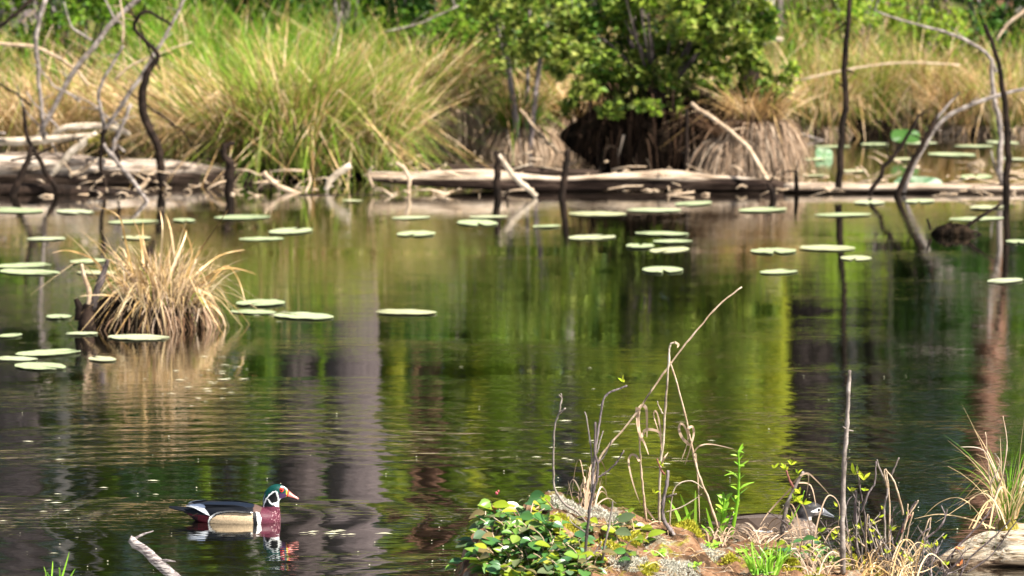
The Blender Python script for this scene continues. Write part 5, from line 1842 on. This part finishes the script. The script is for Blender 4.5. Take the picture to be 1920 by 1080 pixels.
curls('curled_dead_grass', 'tuft of pale curled grass loops beside the dark twig bush', 1100, 958, 858, 22, 3, 30, 3.2)
curls('curled_dead_grass', 'matted heap of bleached grass in front of the hen duck', 1418, 1016, 980, 50, 4, 56, 2.4)
curls('curled_dead_grass', 'sparse arching straws in front of the hen duck breast', 1515, 1034, 925, 12, 5, 60, 2.6)
curls('curled_dead_grass', 'low bleached grass tuft at the foot of the green sprout', 1345, 1018, 985, 26, 6, 34, 2.6)
curls('curled_dead_grass', 'short dead straws mixed with seedlings at the right of the mound', 1530, 1072, 1030, 40, 7, 60, 2.4)
curls('curled_dead_grass', 'long straw arcs reaching left from the right edge grass clump', 1850, 985, 900, 7, 8, 95, 3.2, 'straw', 14.7)
for i, (cx, by, top, n, sp, lab) in enumerate([(1690, 1087, 1010, 34, 64, 'tangle of brown and straw stems between the thicket and the near log'), (1620, 1084, 1030, 22, 46, 'dry straw litter around the thicket foot')]):
    curls('dead_stem_tangle', lab, cx, by, top, n, 20 + i, sp, 2.4, 'dry', 14.0)

# tall grey stick and thicket at right
twig('tall_grey_stick', 'tall mottled grey stick standing upright from the right end of the mound', 'stick', [([(1581, 1075), (1580, 1000), (1581, 940), (1583, 870), (1588, 805), (1590, 750), (1594, 694)], 11, 'stick_grey'), ([(1587, 804), (1580, 800)], 3), ([(1588, 806), (1600, 808)], 3), ([(1585, 862), (1594, 858)], 3)])
twig('grey_stub', 'leaning grey stub with fresh buds in front of the hen duck', 'stub', [([(1466, 1010), (1470, 975), (1478, 940), (1490, 915), (1506, 884)], 9, 'stick_grey'), ([(1488, 915), (1480, 898), (1474, 882)], 5, 'red_stem'), ([(1455, 1022), (1466, 1000), (1478, 985), (1440, 960)], 3, 'bark_dark')],
     [(1474, 880, 5, .024), (1484, 872, 4, .02), (1497, 888, 3, .02), (1452, 878, 2, .02)], leavesl=[([(1484, 915), (1455, 945), (1438, 965), (1425, 985)], 4), ([(1488, 905), (1510, 886), (1530, 900), (1556, 928)], 4), ([(1500, 892), (1516, 890), (1512, 930)], 4), ([(1495, 905), (1520, 910), (1530, 948)], 4)])
twig('leafy_sprig', 'sprig of bright yellow green leaves between the grey stub and the hen duck', 'sprig', [([(1478, 985), (1490, 965), (1502, 940), (1508, 920)], 2.5, 'sprout')],
     [(1505, 945, 4, .036), (1500, 925, 3, .034), (1488, 940, 3, .034), (1484, 975, 4, .03)])
twig('bare_thicket', 'leftmost thicket bush with yellow green leaves beside the tall grey stick', 'bare shrub', [
    ([(1640, 1085), (1632, 1020), (1620, 960), (1612, 910), (1606, 880)], 5, 'bark_dark'), ([(1622, 1080), (1606, 1020), (1604, 960), (1605, 920)], 8, 'bark_grey'), ([(1645, 1085), (1630, 1040), (1616, 990), (1608, 950)], 4, 'bark_dark'), ([(1615, 960), (1628, 925), (1640, 905), (1642, 865)], 4, 'bark_grey'),
    ([(1608, 1080), (1618, 1020), (1622, 960)], 5, 'bark_dark'), ([(1600, 1060), (1590, 1000), (1586, 950), (1598, 930)], 3, 'bark_grey'), ([(1625, 1060), (1640, 1000), (1650, 960)], 3, 'bark_dark')],
    [(1602, 890, 4, .036), (1620, 900, 3, .034), (1622, 920, 3, .024), (1570, 950, 3, .02), (1650, 970, 4, .018), (1612, 1015, 3, .018), (1640, 980, 3, .02), (1655, 955, 4, .018), (1600, 1030, 3, .02), (1575, 975, 3, .02)])
twig('bare_thicket', 'thicket bush with pale forked stems in the middle of the right thicket', 'bare shrub', [
    ([(1662, 1060), (1659, 1000), (1658, 950), (1664, 915), (1648, 875), (1644, 862)], 5, 'stick_grey'), ([(1664, 915), (1658, 885), (1662, 880)], 4, 'stick_tan'), ([(1668, 1060), (1668, 960), (1664, 900), (1661, 882)], 4, 'stick_tan'), ([(1693, 965), (1684, 925), (1672, 895), (1661, 882)], 4, 'stick_tan'),
    ([(1670, 895), (1678, 875), (1686, 858)], 4, 'stick_grey'), ([(1652, 1060), (1652, 1020), (1653, 1005)], 4, 'stick_grey'), ([(1690, 1080), (1700, 1010), (1712, 960)], 4, 'stick_tan')],
    [(1700, 965, 4, .016), (1652, 1040, 4, .02)], bs=.016)
twig('bare_thicket', 'reddish budded thicket bush leaning right', 'bare shrub', [
    ([(1650, 1085), (1672, 1030), (1690, 990), (1705, 960), (1718, 940)], 5, 'bark_dark'), ([(1660, 1085), (1685, 1020), (1700, 975), (1702, 945)], 4, 'stick_tan'), ([(1700, 970), (1715, 950), (1722, 938)], 3, 'stick_tan'), ([(1655, 1085), (1650, 1030), (1630, 990)], 4, 'bark_dark'), ([(1690, 1000), (1700, 975), (1708, 965)], 6, 'red_stem')],
    [(1705, 962, 3, .014)], budmat='orange_leaf')
twig('bare_thicket', 'low dark thicket bush reaching right over the water', 'bare shrub', [
    ([(1640, 1090), (1690, 1045), (1730, 1015), (1765, 985), (1776, 955)], 5, 'bark_dark'), ([(1700, 1040), (1730, 1000), (1745, 990)], 4, 'bark_dark'), ([(1690, 1085), (1715, 1040), (1740, 1000), (1745, 970)], 4, 'stick_tan'), ([(1655, 1090), (1680, 1060), (1720, 1045), (1770, 1000)], 3, 'stick_grey'), ([(1720, 1080), (1725, 1030), (1742, 972)], 3, 'stick_tan'), ([(1760, 990), (1772, 970), (1765, 948)], 3, 'bark_grey')],
    [(1770, 1010, 3, .018), (1775, 1060, 3, .022)])
twig('bare_branch', 'slender dark branch crossing in front of the bleached near log', 'branch', [
    ([(1750, 1085), (1775, 1050), (1805, 1015), (1840, 980), (1860, 950)], 4, 'bark_dark'), ([(1800, 1080), (1820, 1045), (1860, 1010), (1895, 975)], 4, 'bark_dark'), ([(1810, 1075), (1860, 1040), (1900, 985), (1925, 965)], 3, 'bark_dark'), ([(1808, 1066), (1805, 1045), (1795, 1030)], 2.5, 'bark_dark')],
    [(1802, 1030, 4, .022), (1800, 1060, 3, .02)], budmat='orange_leaf', Y=14.2)



def rand_shrub(px, py, hpx, n, seed, label, lean=0.0, mats=('bark_dark', 'stick_grey', 'stick_tan'), Y=14.1, leafy=0):
    rg = random.Random(seed)
    root = empty('bare_thicket', at(px, py, Y), label, 'bare shrub', None)
    k = Y / FPX
    bp = []
    for i in range(n):
        a = rg.gauss(lean, .42)
        L = hpx * rg.uniform(.45, 1.0)
        x0 = px + rg.uniform(-16, 16)
        pts, a2 = [(x0, py)], a
        for s in range(5):
            a2 += rg.gauss(0, .20)
            pts.append((pts[-1][0] + math.sin(a2) * L / 5, pts[-1][1] - math.cos(a2) * L / 5))
        dY = rg.uniform(-.1, .1)
        P = smooth_path([at(q[0], q[1], Y + dY * j / 5) for j, q in enumerate(pts)], 3)
        w = rg.uniform(2.2, 4.2)
        mb = MB()
        mb.tube(P, list(np.linspace(w, w * .45, len(P)) * k / 2), 6, .3)
        for s in range(rg.choice((2, 3, 4))):
            j = rg.randrange(4, len(P) - 1)
            d = Vector((rg.uniform(-1, 1), rg.uniform(-.5, .5), rg.uniform(.1, 1.1))).normalized()
            l2 = rg.uniform(10, 34) * k
            q1 = P[j] + d * l2 * .5 + Vector((0, 0, .002))
            mb.tube([P[j], q1, P[j] + d * l2 + Vector((rg.uniform(-.004, .004), 0, .004))], [w * k * .28, w * k * .2, w * k * .12], 5)
            bp.append(P[j] + d * l2)
        mb.build('stem' if i == 0 else 'branch', M[rg.choice(mats)], root)
        bp.append(P[-1])
    if leafy:
        mb = MB()
        for q in rg.sample(bp, min(leafy, len(bp))):
            leafbuds(mb, q, rg.choice((2, 3, 4)), rg.uniform(.012, .024), rg)
        mb.build('leaf_buds', M['bud'], root)


rand_shrub(1618, 1082, 150, 10, 1, 'dense dark twigs with tiny yellow leaves just right of the tall grey stick', .0, leafy=12)
rand_shrub(1665, 1086, 130, 9, 2, 'fine twiggy bush below the pale forked stems', .15, leafy=5)
rand_shrub(1712, 1088, 120, 9, 3, 'fine brown twigs leaning over the tip of the bleached near log', .35, leafy=4)
rand_shrub(1585, 1080, 110, 6, 4, 'short dark twigs at the very foot of the tall grey stick', -.2, leafy=6)
rand_shrub(1760, 1092, 110, 6, 5, 'sparse dark twigs in front of the left end of the bleached near log', .5, ('bark_dark', 'bark_grey'), leafy=3)


# bleached near log
L_ = log('driftwood_log', 'thick bleached split log floating at the lower right corner', [(1722, 1078), (1790, 1052), (1860, 1035), (1930, 1030), (2100, 1026)], 14.85, [.012, .055, .085, .105, .12], 'log_near', 31, sub=20, n=64, rough=.24)
mb = MB()
mb.tube(smooth_path([at(1893, 1037, 14.76), at(1900, 1033, 14.76), at(1906, 1036, 14.76)], 3), .004, 6)
mb.build('knot', M['wet_wood'], L_)
tussock(1900, 14.88, 'tan and green grass clump growing on the bleached near log at the right edge', 70, 45, .36, .035, .03, 51, (.02, .5), z0=.125, w=.0045, mr=.035, deep=.03, moundmat='moss_stick', greenmat='green', drymat='straw')
twig('dead_reed', 'bare grey straw with side twigs left of the right edge grass clump', 'reed', [([(1875, 975), (1862, 930), (1855, 890), (1848, 810)], 3, 'stick_tan'), ([(1870, 900), (1845, 845), (1800, 838)], 2.5, 'stick_pale'), ([(1862, 940), (1880, 890), (1888, 830), (1880, 780)], 3, 'stick_tan'), ([(1858, 905), (1875, 870), (1865, 850)], 2.5, 'stick_pale')], Y=14.7)

# broken pale branch, lower left
stick('driftwood_branch', 'pale split broken branch end jutting up at the lower left', 'branch', [(420, 1165), (370, 1118), (320, 1076), (280, 1040), (243, 1010)], 14.5, (21, 21, 20, 18, 14), 'stick_split', n=16, sub=5, jit=.3)


def grass_blades(name, label, blds, w, mat='sprout', Y=None, cat='grass'):
    f = blds[0][0]
    y = Y or mound_hit(f[0], f[1]).y
    root = empty(name, at(f[0], f[1], y), label, cat)
    mb = MB()
    for pts in blds:
        ribbon(mb, [at(a, b, y + random.uniform(-.02, .02)) for a, b in pts], w * y / FPX, Vector((random.uniform(-.8, .8), -1, .2)), 4)
    mb.build('blades', M[mat], root)
    return root


grass_blades('green_grass_sprout', 'few thin green grass sprouts rising at the bottom left edge', [[(110, 1100), (120, 1070), (130, 1035)], [(95, 1100), (98, 1070), (99, 1052)], [(88, 1100), (86, 1075), (82, 1062)], [(112, 1100), (112, 1068), (110, 1066)], [(122, 1100), (133, 1080), (141, 1066)], [(105, 1100), (92, 1080), (88, 1072)]], 4, Y=14.4)
grass_blades('iris_like_sprout', 'stiff green blades sprouting behind the mound centre', [[(1278, 985), (1268, 960), (1254, 938)], [(1296, 992), (1288, 960), (1275, 926)], [(1303, 1005), (1304, 970), (1304, 920)], [(1274, 985), (1290, 968), (1302, 955)]], 7, Y=14.45)
grass_blades('iris_like_sprout', 'broad green blades sprouting left of the tall leafy sprout', [[(1342, 1018), (1334, 990), (1324, 952)], [(1340, 1018), (1330, 1000), (1315, 984)], [(1347, 1018), (1356, 980), (1368, 925)], [(1338, 1015), (1325, 1005), (1312, 1000)], [(1350, 1018), (1362, 985), (1372, 960)]], 8, Y=14.45)
grass_blades('green_grass_tuft', 'bright grass tuft on the mound below the grey stub', [[(1432 + q, 1078), (1432 + q * 1.4 + random.uniform(-8, 8), 1050), (1432 + q * 2 + random.uniform(-14, 14), random.uniform(1010, 1045))] for q in np.linspace(-22, 26, 46)], 3.5)


def sprout():
    y = 14.45
    pts = [(1370, 1010), (1378, 970), (1384, 930), (1386, 880), (1384, 845)]
    root = empty('leafy_sprout', at(1370, 1010, y), 'tall fresh green sprout with paired narrow leaves at the mound centre right', 'sprout')
    P = smooth_path([at(a, b, y) for a, b in pts], 5)
    mb = MB()
    mb.tube(P, list(np.linspace(.0075, .002, len(P))), 8)
    mb.build('stem', M['sprout'], root)
    mb = MB()
    rg = random.Random(2)
    for i in range(6, len(P)):
        for s in (-1, 1):
            if rg.random() < .35: continue
            a = (0 if s > 0 else math.pi) + rg.uniform(-1.4, 1.4)
            L = .052 * rg.uniform(.45, 1.15)
            ovate(mb, P[i], (math.cos(a), math.sin(a) * .8, rg.uniform(.0, 1.5)), (-math.cos(a) * .4, rg.uniform(-1, .3), 1), L, L * rg.uniform(.2, .34), .15, rg.uniform(-.1, .6), LANCE)
    mb.build('leaves', M['sprout'], root)
    pts = [(1346, 1015), (1352, 980), (1356, 955), (1360, 935)]
    root = empty('leafy_sprout', at(1346, 1015, y), 'short green sprout left of the tall fresh green sprout', 'sprout')
    P = smooth_path([at(a, b, y) for a, b in pts], 3)
    mb = MB()
    mb.tube(P, .003, 6)
    mb.build('stem', M['sprout'], root)
    mb = MB()
    for i in range(3, len(P)):
        leafbuds(mb, P[i], 3, .034, rg)
    mb.build('leaves', M['sprout'], root)


sprout()


# moss and lichen cushions
M['moss'] = leaf_mat('moss_tip', [(.30, .30, .02), (.52, .50, .04), (.66, .58, .08), (.20, .24, .02)], .3, .7)
M['lichen'] = leaf_mat('pale_lichen', [(.55, .52, .42), (.72, .68, .56), (.38, .34, .26), (.66, .66, .55)], .15, .9)


def cushion(name, label, px, py, wpx, n, mat, seed, L=.014, hgt=.02, cat='moss'):
    rg = np.random.default_rng(seed)
    c = mound_hit(px, py)
    r = wpx / FPX * c.y / 2
    root = empty(name, c, label, cat)
    mb = MB()
    ang = rg.uniform(0, 6.28, n)
    rad = r * rg.uniform(0, 1, n) ** .55
    x, y = c.x + np.cos(ang) * rad, c.y + np.sin(ang) * rad * .9
    z = np.array([mound_z(a, b) for a, b in zip(x, y)]) + hgt * (1 - (rad / r) ** 2) * rg.uniform(.1, 1, n) - .002
    p = np.stack([x, y, z], axis=-1)
    d = unit(rg.normal(size=(n, 3)) * .7 + [0, -.2, .8])
    leaves(mb, p, L, L * .35, dirs=d, nrm=unit(rg.normal(size=(n, 3)) + [0, -1, .3]))
    mb.build('tufts', M[mat], root, smooth=False)


for i, (px, py, w_, n_, lab) in enumerate([(1290, 993, 60, 900, 'yellow moss cushion under the gnarled stub'), (1150, 1030, 55, 700, 'yellow green moss cushion right of the dark twig bush'), (1610, 1068, 110, 2200, 'bright yellow green moss cushion at the foot of the tall grey stick'),
                                             (1185, 1012, 44, 500, 'small golden moss patch on the mound, left of centre'), (1215, 1072, 44, 500, 'moss patch at the bottom edge below the rotten wood'), (1478, 1062, 60, 700, 'green moss among the seedlings near the grey stub'),
                                             (1060, 985, 60, 600, 'golden moss between the round glossy leaves'), (1370, 1052, 34, 350, 'small orange green moss tuft on the red rotten wood')]):
    cushion('moss_cushion', lab, px, py, w_, n_, 'moss', 60 + i)
for i, (px, py, w_, n_, lab) in enumerate([(1060, 950, 100, 2600, 'pale lichen heap on the highest left end of the mound'), (1130, 968, 90, 2000, 'bleached lichen patch behind the dark twig bush'), (1185, 1062, 90, 2000, 'crusty grey lichen patch low on the mound'),
                                             (1270, 1062, 90, 2200, 'whitish lichen patch at the bottom centre of the mound'), (1335, 1040, 50, 900, 'small pale lichen patch right of centre'), (1520, 1050, 60, 900, 'pale lichen below the hen duck')]):
    cushion('lichen_patch', lab, px, py, w_, n_, 'lichen', 80 + i, L=.010, hgt=.016, cat='lichen')


def litter():
    rg = random.Random(12)
    mb = MB()
    for i in range(420):
        px, py = rg.uniform(1090, 1640), rg.uniform(960, 1085)
        top = float(np.interp(px, [p for p, _ in CREST], [q for _, q in CREST]))
        if py < top + 3: continue
        p = mound_hit(px, py)
        a = rg.uniform(0, 6.28)
        d = Vector((math.cos(a), math.sin(a) * .5, rg.uniform(-.1, .25)))
        L = rg.uniform(.012, .05)
        mb.tube([p + Vector((0, 0, .003)), p + d * L + Vector((0, 0, .004))], [.0013, .0008], 4)
    tag(mb.build('fallen_needles_and_chips', M['stick_pale'], loc=(.45, YC, .1)), kind='stuff')


litter()


def specks():
    rg = np.random.default_rng(8)
    mb = MB()
    n = 120
    py = 1080 - 380 * rg.uniform(0, 1, n) ** 1.6
    px = rg.uniform(0, 1900, n)
    vs, fs = [], []
    for i, (a, b) in enumerate(zip(px, py)):
        c = wat(a, b)
        r = rg.uniform(.001, .0035)
        m_ = len(vs)
        for k in range(6):
            vs.append((c.x + r * math.cos(k * 1.047), c.y + r * math.sin(k * 1.047), .0045))
        vs.append((c.x, c.y, .0045 + r * .8))
        for k in range(6):
            fs.append((m_ + k, m_ + (k + 1) % 6, m_ + 6))
    mb.add(vs, fs)
    for (cx, cy, sx, sy, m2) in ((400, 705, 50, 22, 36), (1180, 1000, 60, 4, 20), (640, 1000, 40, 3, 16), (520, 590, 30, 5, 16), (1130, 850, 90, 60, 26), (140, 930, 120, 60, 16)):
        for i in range(m2):
            c = wat(rg.normal(cx, sx), rg.normal(cy, sy))
            a0, ln = rg.uniform(-.5, .5), rg.uniform(.006, .03)
            w2 = ln * rg.uniform(.2, .5)
            d = Vector((math.cos(a0), math.sin(a0), 0)); e = Vector((-d.y, d.x, 0))
            mb.add([tuple(c + d * ln + Vector((0, 0, .003))), tuple(c + e * w2 + Vector((0, 0, .004))), tuple(c - d * ln + Vector((0, 0, .003))), tuple(c - e * w2 + Vector((0, 0, .004)))], [(0, 1, 2, 3)])
    tag(mb.build('floating_seed_fluff', flat_mat('seed_fluff', (.55, .52, .36), .8)), kind='stuff')


specks()


def mound_weeds():
    """small rooted weeds and loose dead straws on the mound"""
    rg = random.Random(44)
    for i, (px, py, lab) in enumerate([(1150, 1000, 'tiny green weed left of the gnarled stub'), (1330, 1030, 'tiny weed on the red soil beside the green sprout'), (1400, 1040, 'small leafy weed right of the green sprout'), (1240, 1045, 'tiny weed between the lichen patches'), (1300, 1070, 'small weed at the bottom edge of the mound'), (1560, 1055, 'leafy weed left of the tall grey stick foot')]):
        c = mound_hit(px, py)
        root = empty('small_weed', c, lab, 'weed')
        mb = MB()
        for k in range(14):
            a = rg.uniform(0, 6.28)
            q = c + Vector((rg.gauss(0, .015), rg.gauss(0, .012), rg.uniform(0, .02)))
            s = rg.uniform(.014, .03)
            ovate(mb, q, (math.cos(a), math.sin(a) * .7, rg.uniform(.1, .9)), (rg.gauss(0, .4), -.5, 1), s, s * .5, .1, .15, LANCE)
        mb.build('leaves', M['sprout'], root)
    mb = MB()
    for i in range(150):
        px, py = rg.uniform(1080, 1640), rg.uniform(950, 1085)
        top = float(np.interp(px, [p for p, _ in CREST], [q for _, q in CREST]))
        if py < top + 2: continue
        p = mound_hit(px, py)
        a = rg.uniform(0, 6.28)
        L = rg.uniform(.03, .10)
        d = Vector((math.cos(a), math.sin(a) * .6, 0)) * L
        ribbon(mb, [p + Vector((0, 0, .002)), p + d * .5 + Vector((0, 0, rg.uniform(.004, .03))), p + d + Vector((0, 0, rg.uniform(-.005, .02)))], rg.uniform(.0015, .003), Vector((rg.uniform(-.5, .5), -.7, 1)), 3)
    tag(mb.build('loose_straw', M['dry'], loc=(.45, YC, .1), smooth=False), kind='stuff')


mound_weeds()
